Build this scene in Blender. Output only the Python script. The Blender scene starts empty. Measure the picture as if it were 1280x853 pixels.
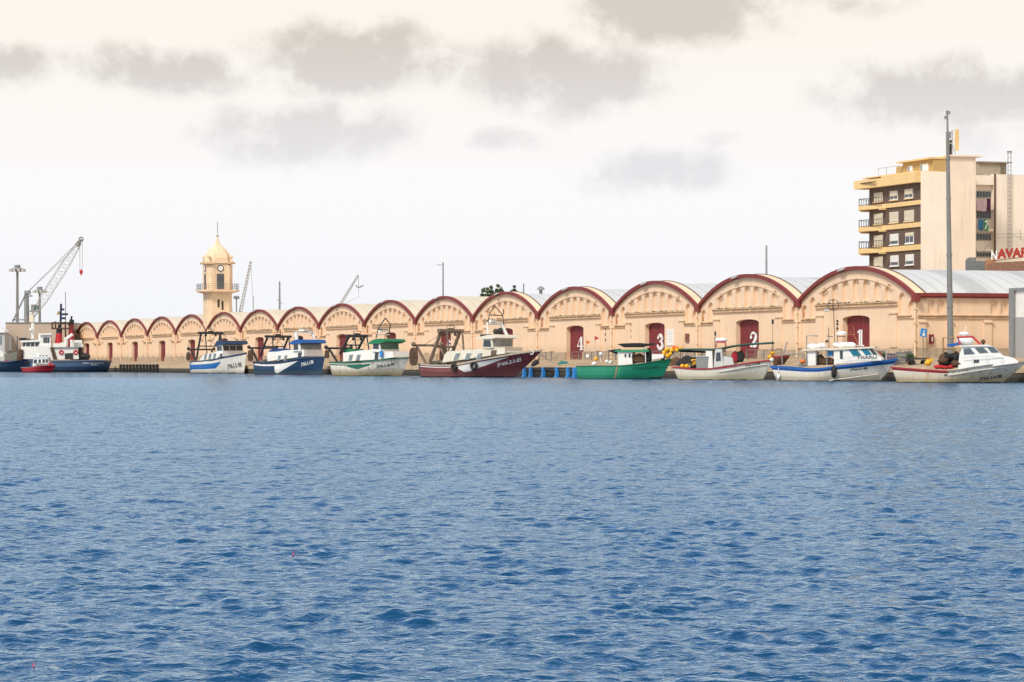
import bpy, bmesh, math, random
import numpy as np
from mathutils import Vector, Matrix
from mathutils.geometry import tessellate_polygon

random.seed(7)
PI = math.pi
SC = bpy.context.scene
COL = SC.collection

# ------------------------------------------------------------------ site survey
F = 3800.0            # focal length in photo pixels (1280 wide)
EYE = 1.28            # metres above the water
HZ = 456.0            # horizon row
TH = math.radians(18.48)
ROT = -(PI / 2 - TH)  # local +X runs along the quay towards us, local +Y inland
AX = Vector((math.sin(TH), -math.cos(TH), 0))
AY = Vector((math.cos(TH), math.sin(TH), 0))
BAY = 24.0
BASE = 1.84

def at(px, py, Y):
    return Vector(((px - 640) / F * Y, Y, EYE + (HZ - py) * Y / F))

def depth_on(px, off=0.0):
    """distance of the line parallel to the shed fronts, off metres inland of them"""
    return (117.03 + off / math.cos(TH)) / (math.tan(TH) + (px - 640) / F)

def on_line(px, off=0.0, z=0.0):
    Y = depth_on(px, off)
    return Vector(((px - 640) / F * Y, Y, z))

# ------------------------------------------------------------------ materials
MATS = {}
def mat(name, col, rough=0.6, var=0.1, scale=3.0, metal=0.0, bump=0.0, streak=None, streak_amt=0.5,
        streak_scale=(2.0, 2.0, 0.25), low=None, spec=0.5, smax=.72):
    """principled paint with uneven tone; streak = (colour) vertical runs; low=(colour,z0,z1) grime near the waterline"""
    if name in MATS:
        return MATS[name]
    m = bpy.data.materials.new(name); m.use_nodes = True
    nt = m.node_tree; N = nt.nodes; L = nt.links
    b = N['Principled BSDF']
    b.inputs['Roughness'].default_value = rough
    b.inputs['Metallic'].default_value = metal
    b.inputs['Specular IOR Level'].default_value = spec
    tc = N.new('ShaderNodeTexCoord')
    no = N.new('ShaderNodeTexNoise'); no.inputs['Scale'].default_value = scale
    no.inputs['Detail'].default_value = 6; no.inputs['Roughness'].default_value = 0.65
    oi = N.new('ShaderNodeObjectInfo'); va = N.new('ShaderNodeVectorMath'); va.operation = 'MULTIPLY_ADD'
    L.new(oi.outputs['Random'], va.inputs[0]); va.inputs[1].default_value = (60, 47, 9); L.new(tc.outputs['Object'], va.inputs[2])
    L.new(va.outputs[0], no.inputs['Vector'])
    rp = N.new('ShaderNodeValToRGB')
    rp.color_ramp.elements[0].position = 0.3; rp.color_ramp.elements[1].position = 0.7
    c0 = [max(0, c * (1 - var)) for c in col]; c1 = [min(1, c * (1 + var)) for c in col]
    rp.color_ramp.elements[0].color = (*c0, 1); rp.color_ramp.elements[1].color = (*c1, 1)
    L.new(no.outputs['Fac'], rp.inputs['Fac'])
    out = rp.outputs['Color']
    if streak:
        mp = N.new('ShaderNodeMapping'); mp.inputs['Scale'].default_value = streak_scale
        L.new(va.outputs[0], mp.inputs['Vector'])
        n2 = N.new('ShaderNodeTexNoise'); n2.inputs['Scale'].default_value = 1.6
        n2.inputs['Detail'].default_value = 7; n2.inputs['Roughness'].default_value = 0.7
        L.new(mp.outputs['Vector'], n2.inputs['Vector'])
        r2 = N.new('ShaderNodeMapRange'); r2.inputs['From Min'].default_value = 0.52
        r2.inputs['From Max'].default_value = smax; r2.inputs['To Max'].default_value = streak_amt
        L.new(n2.outputs['Fac'], r2.inputs['Value'])
        mx = N.new('ShaderNodeMix'); mx.data_type = 'RGBA'
        L.new(r2.outputs['Result'], mx.inputs['Factor'])
        L.new(out, mx.inputs['A']); mx.inputs['B'].default_value = (*streak, 1)
        out = mx.outputs['Result']
    if low:
        c, z0, z1 = low
        sp = N.new('ShaderNodeSeparateXYZ'); L.new(tc.outputs['Object'], sp.inputs['Vector'])
        ad = N.new('ShaderNodeMath'); ad.operation = 'MULTIPLY_ADD'
        L.new(no.outputs['Fac'], ad.inputs[0]); ad.inputs[1].default_value = -0.5
        L.new(sp.outputs['Z'], ad.inputs[2])
        r3 = N.new('ShaderNodeMapRange'); r3.inputs['From Min'].default_value = z0 - .25
        r3.inputs['From Max'].default_value = z1 - .25; r3.inputs['To Min'].default_value = 0.9
        r3.inputs['To Max'].default_value = 0
        L.new(ad.outputs['Value'], r3.inputs['Value'])
        mx = N.new('ShaderNodeMix'); mx.data_type = 'RGBA'
        L.new(r3.outputs['Result'], mx.inputs['Factor'])
        L.new(out, mx.inputs['A']); mx.inputs['B'].default_value = (*c, 1)
        out = mx.outputs['Result']
    L.new(out, b.inputs['Base Color'])
    if bump:
        bp = N.new('ShaderNodeBump'); bp.inputs['Strength'].default_value = bump
        bp.inputs['Distance'].default_value = 0.05
        nb = N.new('ShaderNodeTexNoise'); nb.inputs['Scale'].default_value = scale * 4
        nb.inputs['Detail'].default_value = 8
        L.new(tc.outputs['Object'], nb.inputs['Vector'])
        L.new(nb.outputs['Fac'], bp.inputs['Height']); L.new(bp.outputs['Normal'], b.inputs['Normal'])
    MATS[name] = m
    return m

def brick_mat(name, c1, c2, mortar, sx=4.0, bh=0.25, bw=0.5, rough=.8):
    m = bpy.data.materials.new(name); m.use_nodes = True
    N = m.node_tree.nodes; L = m.node_tree.links; b = N['Principled BSDF']
    b.inputs['Roughness'].default_value = rough
    tc = N.new('ShaderNodeTexCoord'); sp = N.new('ShaderNodeSeparateXYZ'); L.new(tc.outputs['Object'], sp.inputs[0])
    ad = N.new('ShaderNodeMath'); L.new(sp.outputs['X'], ad.inputs[0]); L.new(sp.outputs['Y'], ad.inputs[1])
    cb = N.new('ShaderNodeCombineXYZ'); L.new(ad.outputs[0], cb.inputs['X']); L.new(sp.outputs['Z'], cb.inputs['Y'])
    br = N.new('ShaderNodeTexBrick'); L.new(cb.outputs[0], br.inputs['Vector'])
    br.inputs['Scale'].default_value = sx
    br.inputs['Color1'].default_value = (*c1, 1); br.inputs['Color2'].default_value = (*c2, 1)
    br.inputs['Mortar'].default_value = (*mortar, 1)
    br.inputs['Row Height'].default_value = bh; br.inputs['Brick Width'].default_value = bw
    br.inputs['Mortar Size'].default_value = .015
    no = N.new('ShaderNodeTexNoise'); no.inputs['Scale'].default_value = 1.2; no.inputs['Detail'].default_value = 5
    L.new(tc.outputs['Object'], no.inputs['Vector'])
    mr = N.new('ShaderNodeMapRange'); mr.inputs['To Min'].default_value = .7; mr.inputs['To Max'].default_value = 1.3
    L.new(no.outputs['Fac'], mr.inputs['Value'])
    mx = N.new('ShaderNodeMix'); mx.data_type = 'RGBA'; mx.blend_type = 'MULTIPLY'; mx.inputs['Factor'].default_value = 1
    L.new(br.outputs['Color'], mx.inputs['A']); L.new(mr.outputs['Result'], mx.inputs['B'])
    L.new(mx.outputs['Result'], b.inputs['Base Color'])
    return m

PLASTER = mat('ochre_plaster', (.77, .565, .40), .85, .06, .3, bump=.12, streak=(.58, .385, .235), streak_amt=.5, streak_scale=(.6, .6, .2), low=((.58, .42, .28), .5, 1.7))
PLASTER_T = mat('tower_plaster', (.77, .565, .385), .85, .08, .8, bump=.15, streak=(.50, .33, .19), streak_amt=.5, streak_scale=(1.2, 1.2, .2))
PLINTH = mat('stained_stone', (.42, .33, .235), .9, .3, 1.7, bump=.4, streak=(.2, .15, .11), streak_amt=.5)
OXRED = mat('oxide_red', (.20, .028, .024), .65, .18, 1.2, streak=(.12, .02, .02), streak_amt=.4)
DOORRED = mat('door_red', (.185, .018, .022), .65, .2, 1.2, streak=(.10, .016, .016), streak_amt=.7, low=((.20, .10, .07), .0, .5))
LEDGE = mat('ledge_stain', (.60, .41, .25), .9, .35, 1.5, bump=.3)
ROOF_W = mat('white_roof_sheet', (.56, .565, .56), .5, .05, .4, streak=(.52, .53, .54), streak_amt=.3)
def seams(m, period=1.3, depth=.10):
    nt = m.node_tree; N = nt.nodes; L = nt.links; b = N['Principled BSDF']; src = b.inputs['Base Color'].links[0].from_socket
    tc = N.new('ShaderNodeTexCoord'); wv = N.new('ShaderNodeTexWave'); wv.bands_direction = 'Y'; wv.inputs['Scale'].default_value = .314 / period; wv.inputs['Distortion'].default_value = .15
    L.new(tc.outputs['Object'], wv.inputs['Vector'])
    mr = N.new('ShaderNodeMapRange'); mr.inputs['From Min'].default_value = .0; mr.inputs['From Max'].default_value = .12; mr.inputs['To Min'].default_value = 1 - depth * 2; mr.inputs['To Max'].default_value = 1
    L.new(wv.outputs['Fac'], mr.inputs['Value'])
    mx = N.new('ShaderNodeMix'); mx.data_type = 'RGBA'; mx.blend_type = 'MULTIPLY'; mx.inputs['Factor'].default_value = 1
    L.new(src, mx.inputs['A']); L.new(mr.outputs['Result'], mx.inputs['B']); L.new(mx.outputs['Result'], b.inputs['Base Color'])
seams(ROOF_W)
ROOF_S = mat('translucent_strip', (.42, .43, .425), .5, .05, .5)
ROOF_C = mat('cream_roof_sheet', (.60, .53, .41), .7, .08, .5, streak=(.48, .42, .32), streak_amt=.4)
seams(ROOF_C, 1.3, .07)
EDGE_DARK = mat('dark_edge', (.12, .10, .08), .7, .2, 2)
WHITE = mat('white_paint', (.78, .77, .74), .4, .05, 1.5, streak=(.5, .42, .32), streak_amt=.25)
WHITE2 = mat('clean_white', (.80, .80, .80), .35, .03, 2)
CREAM = mat('cream_paint', (.70, .66, .56), .45, .07, 1.5, streak=(.42, .32, .22), streak_amt=.3)
GLASS = mat('dark_glass', (.045, .055, .065), .08, .3, 1.5)
GLASS_G = mat('green_glass', (.10, .20, .17), .08, .3, 1.5)
GLASS_B = mat('blue_glass', (.005, .16, .26), .08, .3, 1.5)
GLASS_P = mat('pale_glass', (.20, .24, .26), .08, .4, 2.5)
RUST = mat('brown_rust', (.085, .045, .028), .8, .4, 3, bump=.3)
RUST_L = mat('weathered_steel', (.17, .12, .085), .8, .35, 2.5, bump=.3)
DARK = mat('dark_steel', (.028, .026, .028), .6, .3, 2)
GREY = mat('grey_metal', (.22, .23, .24), .5, .12, 2)
GREY_L = mat('light_grey_metal', (.45, .46, .47), .5, .1, 2)
GALV = mat('galvanised', (.22, .22, .215), .45, .12, 1.5, metal=.3)
RUBBER = mat('black_rubber', (.012, .012, .013), .7, .2, 3)
ROPE = mat('pale_rope', (.45, .40, .32), .9, .2, 6)
YELLOW = mat('yellow_float', (.80, .40, .01), .45, .12, 4)
ORANGE = mat('orange_float', (.75, .16, .02), .5, .12, 4)
REDP = mat('signal_red', (.48, .015, .025), .5, .12, 2)
CRIMSON = mat('gunwale_red', (.33, .015, .03), .5, .2, 2, streak=(.2, .05, .04), streak_amt=.4)
BLUEP = mat('fender_blue', (.03, .24, .62), .5, .15, 2)
BLUE_G = mat('gunwale_blue', (.01, .095, .36), .45, .15, 2)
NAVY = mat('navy_paint', (.014, .045, .12), .45, .2, 1.2)
GREEN_D = mat('dark_green_awning', (.015, .075, .05), .8, .25, 2)
GREEN_R = mat('green_roof_paint', (.01, .18, .07), .5, .2, 2)
GREEN_G = mat('green_gunwale', (.008, .12, .075), .5, .2, 2)
NETB = mat('brown_net', (.10, .055, .03), .95, .5, 6, bump=.8)
NETD = mat('dark_net', (.02, .02, .022), .95, .5, 6, bump=.8)
CONC = mat('quay_concrete', (.36, .30, .23), .9, .18, .6, bump=.25, streak=(.22, .18, .14), streak_amt=.4)

# ------------------------------------------------------------------ mesh collector
class MB:
    def __init__(s): s.v = []; s.f = []; s.m = []; s.mi = 0
    def add(s, vs, fs):
        o = len(s.v); s.v += [tuple(v) for v in vs]
        for f in fs: s.f.append([o + i for i in f]); s.m.append(s.mi)
    def box(s, x0, x1, y0, y1, z0, z1):
        s.add([(x0, y0, z0), (x1, y0, z0), (x1, y1, z0), (x0, y1, z0), (x0, y0, z1), (x1, y0, z1), (x1, y1, z1), (x0, y1, z1)],
              [(0, 3, 2, 1), (4, 5, 6, 7), (0, 1, 5, 4), (1, 2, 6, 5), (2, 3, 7, 6), (3, 0, 4, 7)])
    def tube(s, pts, r, n=6, cap=True):
        pts = [Vector(p) for p in pts]
        rs = r if isinstance(r, (list, tuple)) else [r] * len(pts)
        rings = []
        for i, p in enumerate(pts):
            d = (pts[min(i + 1, len(pts) - 1)] - pts[max(i - 1, 0)]).normalized()
            up = Vector((0, 0, 1)) if abs(d.z) < .95 else Vector((1, 0, 0))
            a = d.cross(up).normalized(); b = a.cross(d)
            rings.append([p + (a * math.cos(2 * PI * k / n + PI / 4) + b * math.sin(2 * PI * k / n + PI / 4)) * rs[i] for k in range(n)])
        vs = [v for rg in rings for v in rg]; fs = []
        for i in range(len(pts) - 1):
            for k in range(n):
                k2 = (k + 1) % n
                fs.append((i * n + k, i * n + k2, (i + 1) * n + k2, (i + 1) * n + k))
        if cap:
            fs.append(tuple(range(n))[::-1]); fs.append(tuple((len(pts) - 1) * n + k for k in range(n)))
        s.add(vs, fs)
    def ball(s, c, r, n=10, m=7, sq=(1, 1, 1), rough=0, rnd=None):
        vs = []; fs = []
        for i in range(m + 1):
            ph = PI * i / m
            for k in range(n):
                q = 1 + (rnd.uniform(-rough, rough) if rnd else 0)
                vs.append((c[0] + r * sq[0] * q * math.sin(ph) * math.cos(2 * PI * k / n), c[1] + r * sq[1] * q * math.sin(ph) * math.sin(2 * PI * k / n), c[2] + r * sq[2] * q * math.cos(ph)))
        for i in range(m):
            for k in range(n):
                k2 = (k + 1) % n
                fs.append((i * n + k, (i + 1) * n + k, (i + 1) * n + k2, i * n + k2))
        s.add(vs, fs)
    def torus(s, c, R, r, axis='y', n=16, m=8):
        vs = []; fs = []
        for i in range(n):
            a = 2 * PI * i / n
            for k in range(m):
                b = 2 * PI * k / m
                u = (R + r * math.cos(b)) * math.cos(a); w = (R + r * math.cos(b)) * math.sin(a); h = r * math.sin(b)
                p = (u, h, w) if axis == 'y' else ((h, u, w) if axis == 'x' else (u, w, h))
                vs.append((c[0] + p[0], c[1] + p[1], c[2] + p[2]))
        for i in range(n):
            for k in range(m):
                fs.append((i * m + k, ((i + 1) % n) * m + k, ((i + 1) % n) * m + (k + 1) % m, i * m + (k + 1) % m))
        s.add(vs, fs)
    def prism(s, poly, axis, a, b):
        """poly of 2D points swept along axis ('x' -> points are (y,z); 'y' -> (x,z); 'z' -> (x,y)) from a to b"""
        def P(p, t):
            return (t, p[0], p[1]) if axis == 'x' else ((p[0], t, p[1]) if axis == 'y' else (p[0], p[1], t))
        n = len(poly)
        vs = [P(p, a) for p in poly] + [P(p, b) for p in poly]
        tri = tessellate_polygon([[Vector((p[0], p[1], 0)) for p in poly]])
        fs = [tuple(t) for t in tri] + [tuple(i + n for i in t[::-1]) for t in tri]
        fs += [(i, (i + 1) % n, n + (i + 1) % n, n + i) for i in range(n)]
        s.add(vs, fs)
    def slab(s, quad, th, nrm):
        """quad = 4 points, thickened by th along nrm"""
        q = [Vector(p) for p in quad]; d = Vector(nrm) * th
        s.add(q + [p + d for p in q], [(0, 1, 2, 3), (7, 6, 5, 4), (0, 4, 5, 1), (1, 5, 6, 2), (2, 6, 7, 3), (3, 7, 4, 0)])
    def build(s, name, mats, parent=None, smooth=False, loc=None):
        me = bpy.data.meshes.new(name)
        vs = s.v
        if loc is not None: vs = [(v[0] - loc[0], v[1] - loc[1], v[2] - loc[2]) for v in vs]
        me.from_pydata(vs, [], s.f)
        for m in (mats if isinstance(mats, (list, tuple)) else [mats]): me.materials.append(m)
        me.polygons.foreach_set('material_index', s.m)
        bm = bmesh.new(); bm.from_mesh(me)
        bmesh.ops.recalc_face_normals(bm, faces=bm.faces)
        bm.to_mesh(me); bm.free()
        if smooth: me.polygons.foreach_set('use_smooth', [True] * len(me.polygons))
        o = bpy.data.objects.new(name, me); COL.objects.link(o)
        if parent: o.parent = parent
        if loc is not None: o.location = loc
        return o

def tag(o, label=None, cat=None, group=None, kind=None):
    if label: o['label'] = label
    if cat: o['category'] = cat
    if group: o['group'] = group
    if kind: o['kind'] = kind
    return o

def empty(name, loc, rz=0, label=None, cat=None, group=None):
    o = bpy.data.objects.new(name, None); COL.objects.link(o)
    o.location = loc; o.rotation_euler = (0, 0, rz); o.empty_display_size = .3
    return tag(o, label, cat, group)

def copy_tree(o, parent=None):
    c = o.copy(); COL.objects.link(c)
    if parent: c.parent = parent
    for ch in list(o.children): copy_tree(ch, c)
    return c

_tc = {}
def text_mesh(s):
    """2-D triangles of a word in the built-in lettering, one unit tall, starting at x=0"""
    if s in _tc: return _tc[s]
    cu = bpy.data.curves.new('lettering', 'FONT'); cu.body = s; cu.resolution_u = 3
    o = bpy.data.objects.new('lettering', cu); COL.objects.link(o)
    bpy.context.view_layer.update()
    dg = bpy.context.evaluated_depsgraph_get()
    me = o.evaluated_get(dg).to_mesh()
    vs = [(v.co.x, v.co.y) for v in me.vertices]; fs = [tuple(p.vertices) for p in me.polygons]
    o.evaluated_get(dg).to_mesh_clear()
    bpy.data.objects.remove(o); bpy.data.curves.remove(cu)
    x0 = min(v[0] for v in vs); x1 = max(v[0] for v in vs); y0 = min(v[1] for v in vs); y1 = max(v[1] for v in vs)
    h = y1 - y0
    vs = [((v[0] - x0) / h, (v[1] - y0) / h) for v in vs]
    _tc[s] = (vs, fs, (x1 - x0) / h)
    return _tc[s]

def lettering(name, s, O, ex, ey, w, h, m, parent, bold=0.0):
    """a word laid on the plane O + x ex + y ey, w wide and h tall, as a thin raised sheet"""
    vs, fs, asp = text_mesh(s)
    O = Vector(O); ex = Vector(ex).normalized(); ey = Vector(ey).normalized()
    mb = MB()
    shifts = [(0, 0)] if not bold else [(0, 0), (bold, 0), (0, bold), (bold, bold)]
    nn = ex.cross(ey)
    for k, (bx, by) in enumerate(shifts):
        mb.add([O + ex * (v[0] / asp * w + bx) + ey * (v[1] * h + by) + nn * (.003 * k) for v in vs], fs)
    return mb.build(name, m, parent)
# ------------------------------------------------------------------ the row of vaulted dock sheds
HALF = BAY / 2
SPR, RISE = 6.95, 2.75
RAD = (HALF ** 2 + RISE ** 2) / (2 * RISE)
ZC = SPR + RISE - RAD
def arc(r, n=36, x0=-HALF, x1=HALF):
    return [(x, ZC + math.sqrt(max(r * r - x * x, 0))) for x in [x0 + (x1 - x0) * i / n for i in range(n + 1)]]

def arch_loop(xc, w, zb, zt, n=8, rise=None):
    """door or niche outline, counter-clockwise, with an arched head"""
    h = w / 2
    rise = h if rise is None else rise
    pts = [(xc - h, zb), (xc + h, zb)]
    for k in range(n + 1):
        a = PI * k / n
        pts.append((xc + h * math.cos(a), zt - rise + rise * math.sin(a)))
    return pts

NICHES = [(-6.45 + 2.15 * k, 1.45, 6.72, zt) for k, zt in enumerate((8.05, 8.42, 8.68, 8.78, 8.68, 8.42, 8.05))]
NICHES += [(sx * x, 1.3, zb, zt) for sx in (-1, 1) for x, zb, zt in ((9.05, 5.46, 7.3), (10.85, 5.46, 6.62))]
DOOR = (0.0, 5.5, BASE, 5.52)

def wall_with_holes(mb, outer, holes, y0, to3):
    """flat wall with openings; holes = list of (loop, depth, closed back)"""
    loops = [[Vector((p[0], p[1], 0)) for p in outer]] + [[Vector((p[0], p[1], 0)) for p in h[0]] for h in holes]
    flat = [p for lp in loops for p in lp]
    tri = tessellate_polygon(loops)
    mb.add([to3(p.x, y0, p.y) for p in flat], [tuple(t) for t in tri])
    for lp, dep, closed in holes:
        n = len(lp)
        mb.add([to3(p[0], y0, p[1]) for p in lp] + [to3(p[0], y0 + dep, p[1]) for p in lp],
               [(i, (i + 1) % n, n + (i + 1) % n, n + i) for i in range(n)])
        if closed:
            mb.add([to3(p[0], y0 + dep, p[1]) for p in lp], [tuple(range(n))])

def digit_strokes(d):
    """fat Clarendon-like figures in a 1 x 1 box: list of strokes (x, y, half width) and balls"""
    def arcp(cx, cy, rx, ry, a0, a1, w0, wm, w1, n=14):
        out = []
        for i in range(n + 1):
            t = i / n; a = math.radians(a0 + (a1 - a0) * t)
            w = w0 + (wm - w0) * math.sin(PI * t) if t < .5 else w1 + (wm - w1) * math.sin(PI * t)
            out.append((cx + rx * math.cos(a), cy + ry * math.sin(a), w))
        return out
    if d == '1':
        return [[(.5, .04, .17), (.5, .96, .17)], [(.15, .04, .05), (.85, .04, .05)], [(.2, .80, .05), (.5, .93, .07)]]
    if d == '2':
        return [arcp(.47, .70, .30, .24, 170, -20, .06, .10, .17), [(.75, .62, .17), (.62, .42, .13), (.38, .26, .08), (.14, .10, .05)],
                [(.12, .10, .06), (.40, .12, .10), (.70, .10, .12), (.88, .20, .06)], [(.20, .66, .12), (.23, .66, .12)], [(.87, .18, .05), (.89, .34, .04)]]
    if d == '3':
        return [arcp(.45, .74, .28, .20, 165, -80, .06, .16, .07), arcp(.43, .28, .34, .24, 80, -165, .07, .18, .06),
                [(.17, .76, .11), (.20, .76, .11)], [(.13, .22, .12), (.16, .22, .12)], [(.34, .52, .045), (.52, .52, .045)]]
    if d == '4':
        return [[(.66, .04, .14), (.66, .96, .14)], [(.60, .95, .05), (.08, .30, .05)], [(.04, .28, .05), (.96, .28, .05)], [(.42, .04, .05), (.92, .04, .05)]]
    return [arcp(.52, .30, .30, .25, 0, 360, .13, .13, .13, 20), arcp(.62, .50, .42, .42, 85, 190, .07, .15, .13), [(.72, .82, .11), (.75, .82, .11)]]

def door_number(d, parent, xc, zb, w, h, y, m):
    mb = MB(); k = 0
    for st in digit_strokes(d):
        for i in range(len(st) - 1):
            (x0, z0, a), (x1, z1, b) = st[i], st[i + 1]
            dx, dz = x1 - x0, z1 - z0; q = math.hypot(dx, dz) or 1
            nx, nz = -dz / q, dx / q
            yy = y - .004 * (k % 9) - .004; k += 1
            P = lambda u, v: (xc + (u - .5) * w, yy, zb + v * h)
            mb.add([P(x0 + nx * a, z0 + nz * a * .8), P(x0 - nx * a, z0 - nz * a * .8), P(x1 - nx * b, z1 - nz * b * .8), P(x1 + nx * b, z1 + nz * b * .8)], [(0, 1, 2, 3)])
        for (x0, z0, a) in ((st[0], st[-1]) if abs(st[0][2]) > .1 and len(st) < 3 and d in '236' else ()):
            yy = y - .004 * (k % 9) - .004; k += 1
            mb.add([(xc + (x0 + a * math.cos(2 * PI * q / 14) - .5) * w, yy, zb + (z0 + a * .8 * math.sin(2 * PI * q / 14)) * h) for q in range(14)], [tuple(range(14))])
    return mb.build('number', m, parent)

def shed_parts(root, white_roof):
    I = lambda x, y, z: (x, y, z - BASE)
    # --- front wall with niches, pilasters and the door opening
    mb = MB()
    outer = [(-HALF, BASE - .6), (HALF, BASE - .6)] + [(x, z) for x, z in arc(RAD - .3, 30)][::-1]
    holes = [(arch_loop(x, w, zb, zt), .25, True) for x, w, zb, zt in NICHES]
    dl = arch_loop(DOOR[0], DOOR[1], DOOR[2], DOOR[3], 10, .32)
    holes.append((dl, .46, False))
    wall_with_holes(mb, outer, holes, 0.0, I)
    for sx in (-1, 1):
        for x0, x1, p in ((6.75, 8.2, .10), (11.25, 12.0, .14)):       # pilasters butt on the wall
            a, b = sorted((sx * x0, sx * x1))
            top = 5.62 if x0 < 9 else 6.3
            mb.box(a, b, -p, .002, 0.9, top - BASE)
            mb.box(a - (.15 if x0 < 9 else 0), b + (.15 if x0 < 9 else 0), -p - .10, .003, (5.55 if x0 < 9 else 5.1) - BASE, (5.68 if x0 < 9 else 5.22) - BASE)
    # dentil like moulding under the arch: thin hood following the curve over the niches
    hood = arc(RAD - .98, 22, -7.6, 7.6); hood2 = arc(RAD - 1.06, 22, -7.6, 7.6)
    mb.prism([(x, z - BASE) for x, z in hood] + [(x, z - BASE) for x, z in hood2[::-1]], 'y', -.07, .002)
    w = mb.build('wall', PLASTER, root)
    # --- plinth of stained stone either side of the door
    for a, b in ((-12, -2.75), (2.75, 12)):
        mb = MB(); mb.box(a, b, -.16, .003, -.5, .78); mb.build('plinth', PLINTH, root)
    # --- ledges
    mb = MB()
    mb.box(-8.3, 8.3, -.24, .004, 6.50 - BASE, 6.58 - BASE)
    mb.box(-8.3, 8.3, -.12, .003, 6.33 - BASE, 6.501 - BASE)
    mb.box(-8.3, 8.3, -.17, .004, 6.24 - BASE, 6.331 - BASE)
    mb.build('cornice', LEDGE, root)
    for sx in (-1, 1):
        a, b = sorted((sx * 8.3, sx * 11.2))
        mb = MB(); mb.box(a, b, -.22, .004, 5.30 - BASE, 5.40 - BASE)
        mb.box(a, b, -.08, .003, 5.19 - BASE, 5.301 - BASE)
        mb.box(a, b, -.12, .004, 5.12 - BASE, 5.191 - BASE)
        mb.build('ledge', LEDGE, root)
    # --- parapet (plaster) and the red arch moulding in front of it
    if white_roof:
        mb = MB()
        o_, i_ = arc(RAD + .02, 40), arc(RAD - .32, 40)
        mb.prism([(x, z - BASE) for x, z in o_] + [(x, z - BASE) for x, z in i_[::-1]], 'y', .002, .85)
        mb.build('parapet', PLASTER, root)
        mb = MB()
        f0, f1 = arc(RAD + .09, 40, -11.95, 11.95), arc(RAD - .3, 40, -11.95, 11.95)
        mb.prism([(x, z - BASE) for x, z in f0] + [(x, z - BASE) for x, z in f1[::-1]], 'y', .851, .955)
        mb.build('edge_strip', EDGE_DARK, root)  # thin dark strip along the back edge of the parapet
    mb = MB()
    o_, i_ = arc(RAD + .05, 40), arc(RAD - .26, 40)
    mb.prism([(x, z - BASE) for x, z in o_] + [(x, z - BASE) for x, z in i_[::-1]], 'y', -.30, .0)
    mb.box(11.5, 12.5, -.36, -.02, 6.45 - BASE, 6.93 - BASE)
    mb.build('arch_moulding', OXRED, root)
    # --- barrel roof
    mb = MB()
    prof = arc(RAD - .22 if white_roof else RAD + .02, 40); D = [.96 if white_roof else .4, 5.4, 7.4, 12.4, 14.2, 22, 24, 34, 36, 44]
    n = len(prof)
    for k in range(len(D) - 1):
        mb.mi = 1 if (white_roof and k in (1, 3, 5, 7)) else 0
        mb.add([(x, D[k], z - BASE) for x, z in prof] + [(x, D[k + 1], z - BASE) for x, z in prof], [(i, i + 1, n + i + 1, n + i) for i in range(n - 1)])
    mb.mi = 0
    if not white_roof:
        mb.add([(x, .003, z - BASE) for x, z in prof] + [(x, .4, z - BASE) for x, z in prof], [(i, i + 1, n + i + 1, n + i) for i in range(n - 1)])
    mb.build('roof', [ROOF_W, ROOF_S] if white_roof else [ROOF_C], root, smooth=False)
    # --- door of planks
    mb = MB()
    dl2 = arch_loop(0, 5.7, BASE - .1, 5.6, 10, .32)
    mb.prism([(x, z - BASE) for x, z in dl2], 'y', .46, .56)
    for k in range(12):
        xx = -2.6 + k * .473
        mb.box(xx - .02, xx + .02, .445, .459, 0.02, 3.35)
    mb.box(-.03, .03, .43, .458, 0, 3.45)
    d = mb.build('door', DOORRED, root)
    # --- lamp on the parapet, rainwater pipe in the valley
    mb = MB()
    mb.slab([(-2.7, -.55, 9.36 - BASE), (-1.6, -.55, 9.44 - BASE), (-1.6, -.05, 9.66 - BASE), (-2.7, -.05, 9.58 - BASE)], .10, (0, 0, 1)); mb.box(-2.1, -1.9, -.5, .05, 9.5 - BASE, 9.66 - BASE)
    mb.build('floodlight', GREY_L, root)
    mb = MB()
    mb.tube([(12.0, -.24, .1), (12.0, -.24, 6.5 - BASE)], .09, 8)
    for z in (1.4, 2.8, 4.0): mb.box(11.86, 12.14, -.36, -.14, z, z + .08)
    mb.build('downpipe', PLASTER_T, root)
    return d

def bay_origin(i):
    Y = 262.0 * (1 + .0867 * i)
    return Vector((117.03 - math.tan(TH) * Y, Y, BASE)) + AX * .4

BAY_LABEL = [
    'white-roofed vaulted shed at the right end with a 1 on its red door',
    'white-roofed vaulted shed with a big white 2 on its red door',
    'white-roofed vaulted shed with a big white 3 on its red door',
    'white-roofed vaulted shed with a big white 4 on its red door',
    'white-roofed vaulted shed behind the wheelhouse of the maroon trawler',
    'cream-roofed vaulted shed behind the stern gantry of the maroon trawler',
    'cream-roofed vaulted shed behind the green-roofed wheelhouse of the white trawler',
    'cream-roofed vaulted shed behind the stern of the white and green trawler',
    'cream-roofed vaulted shed behind the wheelhouse of the dark blue trawler',
    'cream-roofed vaulted shed behind the stern gantry of the dark blue trawler',
    'vaulted shed just right of the clock tower, overlapping its shaft',
    'vaulted shed just left of the clock tower, partly hidden by it',
    'second vaulted shed left of the clock tower',
    'third vaulted shed left of the clock tower, above the black fender piles',
    'fourth vaulted shed left of the clock tower',
    'fifth vaulted shed left of the clock tower, beside the tug stern',
    'vaulted shed mostly hidden behind the beige block at the far left',
]
GRP = 'vaulted dock sheds in one row along the quay'
protoW = empty('dock_shed', bay_origin(0), ROT, BAY_LABEL[0], 'warehouse', GRP); shed_parts(protoW, True)
protoC = empty('dock_shed', bay_origin(5), ROT, BAY_LABEL[5], 'warehouse', GRP); shed_parts(protoC, False)
SHEDS = [protoW]
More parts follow.
